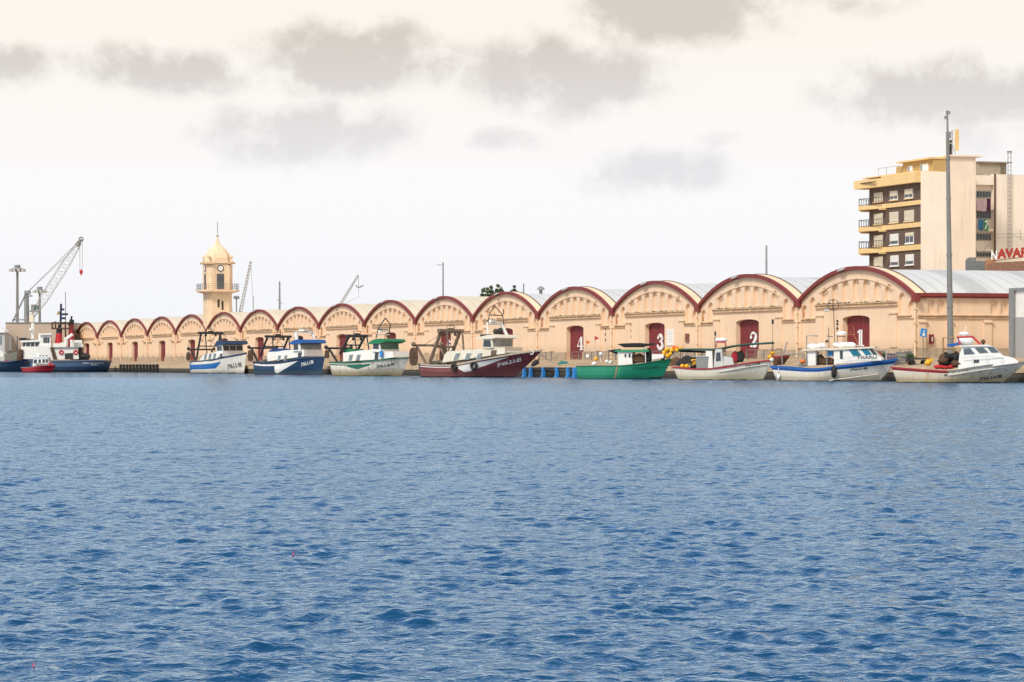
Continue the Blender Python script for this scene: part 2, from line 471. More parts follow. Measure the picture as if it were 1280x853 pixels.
for i in range(1, 17):
    if i == 5: SHEDS.append(protoC); continue
    c = copy_tree(protoW if i < 5 else protoC)
    c.location = bay_origin(i); c['label'] = BAY_LABEL[i]
    SHEDS.append(c)
for i, d in ((0, '1'), (1, '2'), (2, '3'), (3, '4'), (5, '6'), (12, '1'), (14, '1')):
    door = [o for o in SHEDS[i].children if o.name.startswith('door')][0]
    if i < 4: door_number(d, door, .0 if i == 0 else .5, 3.0 - .15 - BASE, 2.1, 1.5, .445, WHITE2)
    elif i == 5: door_number(d, door, .55, 3.0 - .15 - BASE, 2.1, 1.5, .445, WHITE2)

WEED = mat('weed_dark', (.07, .06, .035), .9, .5, 8)
for i in range(14):                   # tufts and droppings along the ledge, different on every shed
    rw = random.Random(100 + i); mb = MB()
    vs = []; hgt = 0
    for k in range(81):
        hgt = rw.choice((.012, .012, .012, .02, .05, .09, .14)) if rw.random() < .6 else hgt * .6 + .006
        x = -8 + k * .2; z = 6.585 - BASE
        vs += [(x, -.22, z), (x, -.12 + rw.uniform(-.03, .03), z + hgt), (x, -.02, z)]
    mb.add(vs, [(3 * k + q_, 3 * k + 3 + q_, 3 * k + 4 + q_, 3 * k + 1 + q_) for k in range(80) for q_ in (0, 1)])
    mb.build('weed_strip', WEED, SHEDS[i])

# gable side of the first shed: corner at local x = 12
def side_s(px):
    C = bay_origin(0) + AX * HALF
    k = (px - 640) / F
    return (k * C.y - C.x) / (AY.x - AY.y * k)
def side_z(px, py):
    C = bay_origin(0) + AX * HALF
    return EYE + (HZ - py) * (C.y + AY.y * side_s(px)) / F
mb = MB()
S = lambda x, y, z: (HALF + y, x, z - BASE)          # x runs inland, y outwards is negative
Sd = lambda x, y, z: (HALF - y, x, z - BASE)
holes = []
for cx in (1163.7, 1176, 1242.5, 1255, 1300, 1312, 1360, 1372):
    holes.append((arch_loop(side_s(cx), .60, 5.5, 6.66, 8), .15, True))
wall_with_holes(mb, [(0, BASE - .6), (44, BASE - .6), (44, 6.9), (0, 6.9)], holes, 0.0, Sd)
for a, b in ((1147, 1157), (1182.5, 1190), (1229, 1239), (1263, 1272), (1285, 1292), (1330, 1340)):
    s0, s1 = side_s(a), side_s(b)
    mb.box(HALF - .002, HALF + .12, max(s0, .01), s1, -.4, 5.0 - BASE)
    mb.box(HALF - .003, HALF + .22, max(s0, .01) - .0, s1 + .1, 4.75 - BASE, 4.87 - BASE)
mb.build('side_wall', PLASTER, protoW)
mb = MB()
mb.box(HALF - .004, HALF + .2, .0, 44, 5.3 - BASE, 5.38 - BASE)
mb.box(HALF - .004, HALF + .12, .0, 44, 5.1 - BASE, 5.18 - BASE)
mb.build('string_course', LEDGE, protoW)
mb = MB(); mb.box(HALF - .3, HALF + .34, 1.02, 44, 6.90 - BASE, 7.20 - BASE); mb.box(HALF - .004, HALF + .34, -.3, 1.019, 6.90 - BASE, 7.18 - BASE); mb.box(HALF - .003, HALF + .18, -.2, 44, 6.80 - BASE, 6.899 - BASE)
mb.build('eaves', OXRED, protoW)
mb = MB(); mb.box(HALF - .004, HALF + .15, .0, 44, -.5, .8); mb.build('plinth', PLINTH, protoW)
# roof foot over the side wall
# ------------------------------------------------------------------ clock tower
TC = on_line(260, -0.25, 0)           # near corner of its shaft, on the shed front line
TW = 4.15
tower = empty('clock_tower', TC - AX * (TW / 2) + AY * (TW / 2) + Vector((0, 0, BASE)), ROT,
              'ochre clock tower with a small dome and railed balcony rising between the sheds', 'clock tower')
TZ = lambda py: EYE + (HZ - py) * TC.y / F - BASE
def octo(r, ch):
    a = r; b = r - ch
    return [(b, -a), (a, -b), (a, b), (b, a), (-b, a), (-a, b), (-a, -b), (-b, -a)]
def loft(mb, rings, cap=True):
    n = len(rings[0][0]); vs = []; fs = []
    for poly, z in rings: vs += [(p[0], p[1], z) for p in poly]
    for i in range(len(rings) - 1):
        for k in range(n): fs.append((i * n + k, i * n + (k + 1) % n, (i + 1) * n + (k + 1) % n, (i + 1) * n + k))
    if cap: fs.append(tuple(range((len(rings) - 1) * n, len(rings) * n)))
    mb.add(vs, fs)
h = TW / 2
mb = MB()
loft(mb, [(octo(h, .55), -.5), (octo(h, .55), TZ(331))])
for z0, z1, r in ((TZ(366.5), TZ(365.2), h + .2), (TZ(345), TZ(344), h + .04)):
    loft(mb, [(octo(h, .5), z0), (octo(r, .6), z0 + .05), (octo(r, .6), z1)])
sh = mb.build('shaft', PLASTER_T, tower)
mb = MB()                             # pilaster strips of the belfry
for sx in (-1, 1):
    for s in (-1, 1):
        a, b = sorted((s * .95, s * (h - .55)))
        mb.box(sx * h - .0 if sx > 0 else -h - .09, h + .09 if sx > 0 else -h + .0, a, b, TZ(362), TZ(331))
        mb.box(a, b, sx * h if sx > 0 else -h - .09, h + .09 if sx > 0 else -h, TZ(362), TZ(331))
mb.build('pilaster', PLASTER_T, tower)
zc = TZ(329)
for q in range(4): 
    mb = MB()                   # cornice pieces at the corners, leaving room for the round pediments
    c, s = math.cos(q * PI / 2), math.sin(q * PI / 2)
    def R(p): return (p[0] * c - p[1] * s, p[0] * s + p[1] * c)
    loop = [(1.15, -h - .5), (h - .3, -h - .5), (h + .5, -h + .3), (h + .5, -1.15), (h - .2, -1.15), (h - .2, -h + .5), (h - .5, -h + .2), (1.15, -h + .2)]
    mb.prism([R(p) for p in loop], 'z', zc - .12, zc + .16)
    mb.build('cornice', LEDGE, tower)
mb = MB()
for q in range(4):
    c, s = math.cos(q * PI / 2), math.sin(q * PI / 2)
    pts = [(1.35 * math.cos(PI * k / 12), .95 * math.sin(PI * k / 12)) for k in range(13)]
    n = len(pts)
    for ya, yb, sc in ((-h - .22, -h + 1.2, 1.0),):
        vs = []
        for y in (ya, yb):
            for p in pts: vs.append((p[0] * sc * c - y * s, p[0] * sc * s + y * c, zc + .0 + p[1] * sc))
        fs = [tuple(range(n)), tuple(range(2 * n - 1, n - 1, -1))] + [(i, i + 1, n + i + 1, n + i) for i in range(n - 1)]
        mb.add(vs, fs)
ped = mb.build('pediment', PLASTER_T, tower)
mb = MB()
prof = [(h - .02, 331), (h - .02, 326.5), (h - .1, 322), (h - .32, 317), (h - .75, 312), (h - 1.25, 308.5), (.42, 305.5), (.26, 302), (.16, 297), (.05, 292)]
loft(mb, [(octo(r, r * .42), TZ(p)) for r, p in prof])
mb.build('dome', PLASTER_T, tower, smooth=False)
mb = MB()
mb.tube([(0, 0, TZ(293)), (0, 0, TZ(277))], .06, 6); mb.ball((0, 0, TZ(294.5)), .2, 8, 6)
mb.build('weather_vane', GREY, tower)
for sx in (-1, 1):
    for sy in (-1, 1):
        mb = MB(); x, y = sx * (h - .2), sy * (h - .2)
        mb.tube([(x, y, TZ(328)), (x, y, TZ(324)), (x, y, TZ(320.5)), (x, y, TZ(318))], [.3, .16, .3, .05], 8)
        mb.build('finial', PLASTER_T, tower)
# balcony on brackets, railing
mb = MB()
loft(mb, [(octo(h + .15, .6), TZ(366.6)), (octo(h + 1.0, .9), TZ(364.6)), (octo(h + 1.1, .9), TZ(364.5)), (octo(h + 1.1, .9), TZ(362.8))])
mb.build('balcony', PLASTER_T, tower)
mb = MB()
oc = octo(h + 1.0, .9); zf = TZ(362.8)
for z in (.35, .7, 1.05):
    mb.tube([(p[0], p[1], zf + z) for p in oc + oc[:1]], .03, 4)
for i in range(8):
    a, b = oc[i], oc[(i + 1) % 8]
    for t in (0, .33, .66): mb.box(a[0] + (b[0] - a[0]) * t - .03, a[0] + (b[0] - a[0]) * t + .03, a[1] + (b[1] - a[1]) * t - .03, a[1] + (b[1] - a[1]) * t + .03, zf, zf + 1.08)
mb.build('railing', GALV, tower)
for face in range(4):                # clock and louvred window on each face
    c, s = math.cos(face * PI / 2), math.sin(face * PI / 2)
    Rz = lambda x, y, z: (x * c - y * s, x * s + y * c, z)
    mb = MB(); zk = TZ(335.5); r = .54
    ring = [(r * math.cos(2 * PI * k / 20), r * math.sin(2 * PI * k / 20)) for k in range(20)]
    mb.mi = 0
    mb.add([Rz(p[0], -h - .10, zk + p[1]) for p in ring] + [Rz(p[0], -h, zk + p[1]) for p in ring], [tuple(range(20))] + [(i, (i + 1) % 20, 20 + (i + 1) % 20, 20 + i) for i in range(20)])
    mb.mi = 1
    mb.add([Rz(p[0] * .74, -h - .115, zk + p[1] * .74) for p in ring], [tuple(range(20))])
    mb.mi = 0
    for a, ln in ((2.35, .3), (5.6, .24)):
        dx, dz = math.cos(a) * ln, math.sin(a) * ln
        mb.add([Rz(-dz * .14, -h - .13, zk + dx * .14), Rz(dz * .14, -h - .13, zk - dx * .14), Rz(dx, -h - .13, zk + dz)], [(0, 1, 2)])
    mb.build('clock', [DARK, WHITE2], tower)
    mb = MB()
    z0, z1 = TZ(361.2), TZ(342)
    mb.add([Rz(-.62, -h - .02, z0), Rz(.62, -h - .02, z0), Rz(.62, -h - .02, z1), Rz(-.62, -h - .02, z1)], [(0, 1, 2, 3)])
    for k in range(13):
        z = z0 + (z1 - z0) * (k + .1) / 13
        mb.add([Rz(-.58, -h - .10, z), Rz(.58, -h - .10, z), Rz(.58, -h - .025, z + .14), Rz(-.58, -h - .025, z + .14)], [(0, 1, 2, 3)])
    mb.build('louvre', mat('grey_louvre', (.10, .105, .11), .6, .2, 3), tower)
mb = MB()
for px, p0, p1 in ((271.8, 374.5, 384.5), (276.6, 376.5, 387.5)):
    y = (px - 274) / 7.2
    mb.box(h - .03, h + .02, y - .17, y + .17, TZ(p1), TZ(p0))
mb.build('slit_window', DARK, tower)

# ------------------------------------------------------------------ quay, ground, water
QOFF = -8.5
def q(px, off, z): return on_line(px, off, z)
def qline(l, off, z):     # l metres along the quay from the first shed's corner, positive away from us
    return Vector((117.03, 0, z)) + Vector((-math.tan(TH) * 251.0, 251.0, 0)) + AY * off - AX * l
SPUR = 375.0              # where the quay turns out to the left
mb = MB()
A = [qline(-260, QOFF, 0), qline(SPUR, QOFF, 0)]
A.append(Vector((A[1].x - 420, A[1].y + 4, 0)))
KW = .55
def inl(p, i):            # step inland from the edge
    return p + (AY * KW if i < 2 else Vector((0, KW, 0)))
B = [A[0] + AY * KW, A[1] + AY * KW + Vector((0, .0, 0)) + Vector((.0, KW, 0)), A[2] + Vector((0, KW, 0))]
n = 60
def seg(P, m=n):
    out = []
    for i in range(len(P) - 1):
        for k in range(m): out.append(P[i].lerp(P[i + 1], k / m))
    return out + [P[-1]]
Es, Bs = seg(A), seg(B)
N = len(Es)
rnd = random.Random(3)
vs = []
for p in Es: vs.append((p.x, p.y, -1.5))
for p in Es: vs.append((p.x, p.y, .72))
for p in Es: vs.append((p.x, p.y, .7201))
fs = [(i, i + 1, N + i + 1, N + i) for i in range(N - 1)]
mb.add(vs[:2 * N], fs)
mb.build('quay_wall', mat('quay_stone', (.17, .13, .095), .9, .5, .9, bump=.7, streak=(.05, .04, .03), streak_amt=.8, streak_scale=(.8, .8, .5), low=((.018, .02, .014), .25, .75)), None)['kind'] = 'structure'
mb = MB()                 # pale coping, standing a little proud of the wall
out = lambda p, i: p - (AY * .08 if i <= n else Vector((0, .08, 0)))
Eo = [out(p, i) for i, p in enumerate(Es)]
vs = [(p.x, p.y, .68) for p in Eo] + [(p.x, p.y, 1.10) for p in Eo] + [(p.x, p.y, 1.12) for p in Bs] + [(p.x, p.y, .68) for p in Es]
fs = []
for i in range(N - 1): fs += [(i, i + 1, N + i + 1, N + i), (N + i, N + i + 1, 2 * N + i + 1, 2 * N + i), (i + 1, i, 3 * N + i, 3 * N + i + 1)]
mb.add(vs, fs); o = mb.build('quay_edge', mat('pale_coping', (.58, .42, .26), .9, .2, .7, bump=.3, streak=(.25, .2, .15), streak_amt=.6), None); o['kind'] = 'structure'
mb = MB()                 # apron sloping up to the sheds, then level ground far inland
rows = [(KW, 1.12), (3.2, 1.36), (6.3, 1.74), (8.3, 1.83), (9.2, 1.84), (60, 1.9), (400, 2.0), (3500, 2.0)]
L0 = [-260 + (SPUR + 260) * k / 120 for k in range(121)]
vs = []
for off, z in rows:
    for l in L0:
        p = qline(l, QOFF + off, z + (rnd.uniform(-.03, .03) if 1 < off < 7 else 0))
        if off > 300: p = p + Vector((-(off - 300) * .5 * (l - 100) / 300, 0, 0))
        vs.append(p)
m_ = len(L0)
fs = [(r * m_ + i, r * m_ + i + 1, (r + 1) * m_ + i + 1, (r + 1) * m_ + i) for r in range(len(rows) - 1) for i in range(m_ - 1)]
mb.add(vs, fs)
p1 = qline(SPUR, QOFF + KW, 1.12); p2 = qline(SPUR, QOFF + 3500, 2)
mb.add([p1 + Vector((0, KW, 0)), Vector((A[2].x, A[2].y + KW, 1.12)), Vector((A[2].x, A[2].y + 3500, 2)), p2, qline(SPUR, QOFF + 60, 1.85)], [(0, 1, 2, 3, 4)])
mb.build('quay_ground', mat('quay_apron', (.36, .265, .175), .95, .25, .35, bump=.3), None)['kind'] = 'structure'

# water: real waves near the viewer, fading to fine ripple far out
def water():
    ys = [8.0]
    while ys[-1] < 300: ys.append(ys[-1] + max(.018, min(ys[-1] * .0023, .11)))
    while ys[-1] < 760: ys.append(ys[-1] * 1.006)
    ys = np.array(ys); nth = 520
    core = np.linspace(-.22, .22, nth); side_ = .22 + .0009 * np.cumsum(1.012 ** np.arange(140)); th = np.concatenate([-side_[::-1], core, side_]); nth = len(th)
    Y = ys[:, None] * np.ones(nth)[None]; X = ys[:, None] * np.tan(th)[None]
    cell = np.maximum(np.gradient(ys)[:, None] * np.ones(nth)[None], ys[:, None] * np.gradient(th)[None])
    r = np.random.RandomState(11)
    Z = np.zeros_like(X); 
    wl = np.concatenate([np.exp(r.uniform(math.log(.10), math.log(.40), 84)), np.exp(r.uniform(math.log(.40), math.log(2.6), 28))])
    GUST = np.full_like(X, .95)
    for q_ in range(14):
        lx_, ly_ = math.exp(r.uniform(math.log(.5), math.log(3.5))), math.exp(r.uniform(math.log(1.5), math.log(12)))
        GUST += .09 * np.sin(2 * PI * X / lx_ + r.uniform(0, 6.28) + .8 * np.sin(2 * PI * Y / (ly_ * 2.3))) * np.sin(2 * PI * Y / ly_ + r.uniform(0, 6.28))
    GUST = np.clip(GUST, .4, 1.8)
    for w in wl:
        a = math.radians(90 + r.normal(0, 48 if w < .4 else 50)) * (1 if r.rand() < .8 else -1)
        k = 2 * PI / w; kx, ky = k * math.cos(a), k * math.sin(a)
        st = .0235 if w < .4 else (.0105 if w < 1.0 else .0065)
        amp = st * w / (2 * PI) * r.uniform(.6, 1.4)
        ph = kx * X + ky * Y + r.uniform(0, 6.28)
        # patches of livelier water
        g = GUST if w < .9 else 1.0 + .3 * np.sin(.9 * X * math.cos(w * 9) + .35 * Y * math.sin(w * 7) + w * 20)
        fade = np.clip((w / cell - 1.6) / 1.2, 0, 1)
        s = np.sin(ph)
        Z += amp * g * fade * (s + .5 * (s * s - .5))
    far = np.clip((760 - Y) / 100, 0, 1)
    Z *= far
    vs = np.stack([X, Y, Z], -1).reshape(-1, 3)
    nr = len(ys)
    idx = np.arange(nr * nth).reshape(nr, nth)
    fs = np.stack([idx[:-1, :-1], idx[:-1, 1:], idx[1:, 1:], idx[1:, :-1]], -1).reshape(-1, 4)
    # broad flat skirt out to the horizon and behind the camera
    base = len(vs)
    me = bpy.data.meshes.new('harbour_water')
    ext = []
    yl, yr = vs[idx[:, 0]], vs[idx[:, -1]]
    ext += [(-2500, 8, 0), (-2500, 760, 0), (2500, 8, 0), (2500, 760, 0), (-2500, -400, 0), (2500, -400, 0), (-2500, 2500, 0), (2500, 2500, 0)]
    V = np.concatenate([vs, np.array(ext)])
    me.vertices.add(len(V)); me.vertices.foreach_set('co', V.ravel())
    extra = [[base + 0] + list(idx[:, 0]) + [base + 1], [base + 2] + [base + 3] + list(idx[::-1, -1]), [base + 4, base + 5, base + 2] + list(idx[0, ::-1]) + [base + 0],
             [base + 1] + list(idx[-1]) + [base + 3, base + 7, base + 6]]
    tot = len(fs) * 4 + sum(len(e) for e in extra)
    me.loops.add(tot)
    li = np.concatenate([fs.ravel()] + [np.array(e) for e in extra]); me.loops.foreach_set('vertex_index', li.astype(np.int32))
    me.polygons.add(len(fs) + len(extra))
    starts = np.concatenate([np.arange(len(fs)) * 4, len(fs) * 4 + np.cumsum([0] + [len(e) for e in extra])[:-1]])
    me.polygons.foreach_set('loop_start', starts.astype(np.int32))
    me.polygons.foreach_set('use_smooth', np.array([True] * len(fs) + [False] * len(extra)))
    me.update(); me.validate()
    o = bpy.data.objects.new('harbour_water', me); COL.objects.link(o); o['kind'] = 'structure'
    m = bpy.data.materials.new('harbour_water'); m.use_nodes = True
    Nn = m.node_tree.nodes; L = m.node_tree.links; b = Nn['Principled BSDF']
    tc = Nn.new('ShaderNodeTexCoord')
    Nn.remove(b)
    df = Nn.new('ShaderNodeBsdfDiffuse'); df.inputs['Color'].default_value = WATER_COL
    gl = Nn.new('ShaderNodeBsdfGlossy'); gl.inputs['Color'].default_value = WATER_TINT; gl.inputs['Roughness'].default_value = .07
    fr = Nn.new('ShaderNodeFresnel'); fr.inputs['IOR'].default_value = 1.33
    ms = Nn.new('ShaderNodeMixShader'); L.new(fr.outputs[0], ms.inputs[0]); L.new(df.outputs[0], ms.inputs[1]); L.new(gl.outputs[0], ms.inputs[2])
    L.new(ms.outputs[0], Nn['Material Output'].inputs['Surface'])
    nz = Nn.new('ShaderNodeTexNoise'); nz.inputs['Scale'].default_value = 1; nz.inputs['Detail'].default_value = 4; nz.inputs['Roughness'].default_value = .6
    mp = Nn.new('ShaderNodeMapping'); mp.inputs['Scale'].default_value = (4.0, 4.5, 1)
    L.new(tc.outputs['Object'], mp.inputs['Vector']); L.new(mp.outputs['Vector'], nz.inputs['Vector'])
    bp = Nn.new('ShaderNodeBump'); bp.inputs['Strength'].default_value = 1; bp.inputs['Distance'].default_value = WATER_BUMP
    L.new(nz.outputs['Fac'], bp.inputs['Height']); [L.new(bp.outputs['Normal'], n_.inputs['Normal']) for n_ in (df, gl, fr)]
    me.materials.append(m)
WATER_COL = (.0015, .044, .112, 1); WATER_TINT = (.64, .82, 1.0, 1); WATER_BUMP = .045
water()

# ------------------------------------------------------------------ things on and behind the quay wall
def base_frame(name, px, off, z, rz, label, cat, group=None):
    p = on_line(px, off, z); return empty(name, p, rz, label, cat, group), F / p.y

# black fender piles left of the leftmost trawler
FP = None
for k in range(12):
    px = 150.5 + k * 4.15
    p = on_line(px, QOFF - .38, -1.0)
    if FP is None:
        mb = MB(); mb.tube([(0, 0, 0), (0, 0, 2.35)], .2, 8); mb.box(-.26, .26, -.12, .34, 2.0, 2.2)
        mb.build('pile', DARK, FP) if False else None
        FP = mb.build('fender_pile', RUBBER); o = FP
    else:
        o = FP.copy(); COL.objects.link(o)
    o.location = p; o.rotation_euler = (0, 0, ROT)
    tag(o, 'black upright fender pile in the row left of the leftmost trawler', 'fender pile', 'row of black fender piles')
BL = ['blue steel fender right under the bow of the maroon trawler', 'second blue steel fender right of the maroon bow', 'blue steel fender, third from the maroon bow',
      'blue steel fender, third from the green boat stern', 'blue steel fender second left of the green boat stern', 'blue steel fender touching the stern of the green boat']
BF = None
for k, px in enumerate((656.5, 664.5, 680, 697, 711, 719)):
    p = on_line(px, QOFF - .16, -.5)
    if BF is None:
        mb = MB(); mb.box(-.27, .27, -.18, .06, .25, 1.5); mb.box(-.24, .24, -.22, -.182, .7, 1.4)
        mb.prism([(-.182, .35), (-.182, .75), (-.32, .5), (-.32, .38)], 'x', -.30, .30)
        mb.box(-.2, .2, .06, .25, 1.2, 1.55)
        o = BF = mb.build('quay_fender', BLUEP)
    else:
        o = BF.copy(); COL.objects.link(o)
    o.location = p; o.rotation_euler = (0, 0, ROT)
    tag(o, BL[k], 'fender', 'blue fenders on the quay wall')

mb = MB(); pa, pb = on_line(655.5, QOFF - .14, 0), on_line(720, QOFF - .14, 0)
mb.slab([pa + Vector((0, 0, .80)), pb + Vector((0, 0, .80)), pb + Vector((0, 0, 1.0)), pa + Vector((0, 0, 1.0))], .1, -AY)
o = mb.build('timber_waling', DARK, None, False, pa); tag(o, 'dark timber beam behind the blue fenders along the quay wall', 'beam')
# low barriers along the plinth either side of the shed doors
RB = None
for i, side in ((1, -1), (1, 1), (2, -1), (2, 1), (3, -1), (3, 1), (4, 1)):
    org = bay_origin(i) + AX * (side * 7.4) - AY * 1.5
    if RB is None:
        mb = MB()
        for x in (-4, -2, 0, 2, 4): mb.box(x - .04, x + .04, -.04, .04, -.1, .85)
        mb.tube([(-4, 0, .85), (4, 0, .85)], .035, 5); mb.tube([(-4, 0, .45), (4, 0, .45)], .025, 5)
        o = RB = mb.build('barrier_rail', GALV)
    else:
        o = RB.copy(); COL.objects.link(o)
    o.location = org; o.location.z = 1.78; o.rotation_euler = (0, 0, ROT)
    tag(o, ('low metal barrier rail by the plinth, %s of shed door %d' % ('left' if side < 0 else 'right', i + 1)) if i < 4 else 'low metal barrier rail by the plinth beside the maroon bow', 'barrier', 'low barriers along the shed fronts')

# lamp mast on the quay at the right
p = at(1188.3, 447, 229.0); p.z = 1.5
lm = empty('lamp_mast', p, 0, 'tall grey steel mast leaning slightly, in front of the first shed on the right', 'mast')
zt = lambda py: EYE + (HZ - py) * 229 / F - 1.5
lx = lambda py: -(447 - py) / 309 * 4.2 * 229 / F
mb = MB()
mb.tube([(lx(p_), 0, zt(p_)) for p_ in (450, 400, 300, 165)], [.25, .225, .18, .13], 12)
for p_ in (385, 320, 250, 200): mb.tube([(lx(p_), 0, zt(p_)), (lx(p_), 0, zt(p_) + .18)], .25 - (385 - p_) * .0004, 12)
mb.build('pole', GALV, lm)
mb = MB(); mb.tube([(lx(p_), 0, zt(p_)) for p_ in (166, 138)], [.085, .06], 8)
mb.build('top_rod', GREY, lm)
mb = MB(); mb.box(lx(147) - .22, lx(147) + .02, -.1, .1, zt(149), zt(145)); mb.box(lx(140) - .1, lx(140) + .22, -.1, .1, zt(143), zt(139)); mb.box(lx(166) - .05, lx(166) + .25, -.12, .12, zt(173), zt(165))
mb.build('lamp_head', GREY, lm)
mb = MB(); mb.box(-.5, .5, -.5, .5, -.3, .06); mb.build('foot_plate', CONC, lm)

# ------------------------------------------------------------------ apartment block behind the sheds on the right
AC = at(1152, 456, 387.0); AC.z = 2.0
apt = empty('apartment_building', AC, ROT, 'apartment block with brown brick front, yellow balcony bands and a blank cream side wall', 'apartment building')
az = lambda py, Y=387.0: EYE + (HZ - py) * Y / F - 2.0
def ax_(px):               # metres along the brick front, negative = away to the left
    k = (px - 640) / F
    l = (AC.x - k * AC.y) / (-AX.y * k + AX.x) if False else (AC.x - k * AC.y) / (math.sin(TH) + k * math.cos(TH))
    return -l
def ay_(px):               # metres inland along the blank wall
    k = (px - 640) / F
    return (k * AC.y - AC.x) / (AY.x - AY.y * k)
BRICK = brick_mat('brown_brick', (.095, .055, .038), (.125, .075, .053), (.15, .115, .09), 6.0)
YBAND = mat('yellow_render', (.74, .52, .25), .8, .06, 1, streak=(.45, .26, .09), streak_amt=.3)
PINK = mat('cream_render', (.84, .75, .65), .9, .05, .35, streak=(.66, .48, .36), streak_amt=.45, streak_scale=(1.2, 1.2, .1))
PARTY = mat('rosy_render', (.82, .68, .56), .9, .06, .35, streak=(.62, .40, .29), streak_amt=.5, streak_scale=(1.5, 1.5, .08))
SHUT = mat('cream_shutter', (.66, .58, .44), .6, .06, 5)
xl = ax_(1086.5); D1, D2 = ay_(1184), ay_(1219)
floors = [az(350), az(308.8), az(280.6), az(252.7)]   # floor levels
bands = [(az(255.5), az(250)), (az(283.6), az(277.6)), (az(312), az(305.5)), (az(346), az(340)), (az(228), az(213.7))]
mb = MB(); mb.box(xl, -.0, 0.0, D2 - .02, -1, bands[4][0]); mb.build('brick_wall', BRICK, apt)
mb = MB()
mb.box(.0, .12, -.12, D1, -1, az(214.4)); mb.mi = 1
mb.box(-9.5, .14, D1, D2, -1, az(197, 390)); mb.mi = 0

mb.build('blank_wall', [PINK, PARTY], apt)
mb = MB(); mb.box(-9.9, -.1, 1.2, D1 - .01, az(198.2), az(196.2)); mb.build('penthouse_roof', YBAND, apt)
mb = MB(); mb.box(-9.8, .45, D1 - .1, D2 + .9, az(197, 390), az(195, 390)); mb.build('roof_slab', PARTY, apt)
mb = MB(); mb.box(-12, -9.2, 2.2, 9, az(214), az(201)); mb.box(-9.2, -.2, 1.8, D1 - .01, az(222), az(198.2)); mb.build('penthouse', mat('penthouse_render', (.50, .33, .13), .8, .08, 1), apt)
for a, b in ((-7.6, -6.2), (-3.9, -1.6)):
    mb = MB(); mb.box(a, b, 1.7, 1.79, az(214), az(203)); f_ = mb.build('penthouse_window', WHITE2, apt)
    mb = MB(); mb.box(a + .15, a + .6, 1.66, 1.695, az(213), az(204)); mb.build('pane', GLASS_P, f_)
xb = ax_(1109)
mb = MB(); z0, z1 = bands[4]
mb.box(xb, .0, -.9, -.001, z0, z1 - .15)
mb.prism([(xb, -.9), (xl - 1.6, -1.5), (xl - 2.2, 0), (xl - .6, 3), (xb, 3)], 'z', z0 + .0, z1 - .35)
mb.box(xl - .4, -.1, -.8, 3, z1 - .15, z1); 
mb.mi = 1; mb.box(xl + .2, xb - .9, -1.42, -1.2, z0 + .62, z0 + .72)
mb.mi = 0
mb.build('parapet', [YBAND, RUST], apt)
for z0, z1 in bands[:4]:
    mb = MB(); mb.box(xb, .0, -.18, -.001, z0, z1)
    mb.prism([(xb, -.22), (xl - .6, -1.3), (xl - 2.0, -.6), (xl - 2.0, 2.5), (xb, 2.5)], 'z', z0, z1)
    for x in (xb - .4, xl - .6): mb.box(x - .25, x + .25, -.9, .3, z0 - .22, z0 - .002)
    bd = mb.build('balcony', YBAND, apt)
    mb = MB()
    pts = [(xb - .6, -.55), (xl - .6, -1.2), (xl - 1.9, -.55), (xl - 1.9, 2.4)]
    for z in (.05, .9): mb.tube([(x, y, z1 + z) for x, y in pts], .045, 4)
    for i in range(3):
        a, b = pts[i], pts[i + 1]; nn = 9
        for t in range(nn + 1): mb.tube([(a[0] + (b[0] - a[0]) * t / nn, a[1] + (b[1] - a[1]) * t / nn, z1), (a[0] + (b[0] - a[0]) * t / nn, a[1] + (b[1] - a[1]) * t / nn, z1 + .9)], .03, 4)
    mb.build('railing', DARK, bd)
rows = [(264.5, [(1113, 1122.5, 0), (1131.5, 1141.5, 0)], 234.5, 246), (0, [(1112.5, 1123, 1), (1131, 1142.5, 1)], 261.5, 275), (0, [(1113, 1123.3, 2), (1132.3, 1142.5, 3)], 289.5, 303), (0, [(1113.5, 1123.5, 2), (1132.5, 1142.5, 2)], 317, 330)]
for _, ws, y0, y1 in rows:
    ws = [(1093, 1103.5, 1)] + ws
    for a, b, st in ws:
        xa, xc_ = ax_(a), ax_(b); za, zb = az(y1), az(y0)
        mb = MB(); mb.box(xa, xc_, -.06, -.001, za, zb); fr = mb.build('window', WHITE2, apt)
        w_ = xc_ - xa; 
        if st in (0, 3):
            for q_ in (0, 1):
                mb = MB(); mb.box(xa + w_ * (.06 + .48 * q_), xa + w_ * (.46 + .48 * q_), -.09, -.061, za + .12, zb - .12 if st == 0 else zb - .5)
                mb.build('pane', GLASS, fr)
            mb = MB(); mb.box(xa + .02, xc_ - .02, -.115, -.092, za + (zb - za) * (.42 if st == 0 else .7), zb - .02); mb.build('shutter', SHUT, fr)
        else:
            mb = MB(); mb.box(xa + .03, xc_ - .03, -.10, -.061, za + (zb - za) * (.1 if st == 1 else .34), zb - .03)
            for k in range(9): mb.box(xa + .03, xc_ - .03, -.115, -.1005, za + (zb - za) * (.36 + k * .07), za + (zb - za) * (.39 + k * .07))
            mb.build('shutter', SHUT if st == 1 else WHITE, fr)
            mb = MB(); mb.box(xa + .12, xc_ - .12, -.075, -.0605, za + .08, za + (zb - za) * .33); mb.build('pane', GLASS, fr)
        mb = MB(); mb.box(xa - .12, xc_ + .12, -.18, -.001, za - .14, za - .002); mb.build('sill', YBAND if st < 2 else WHITE, fr)
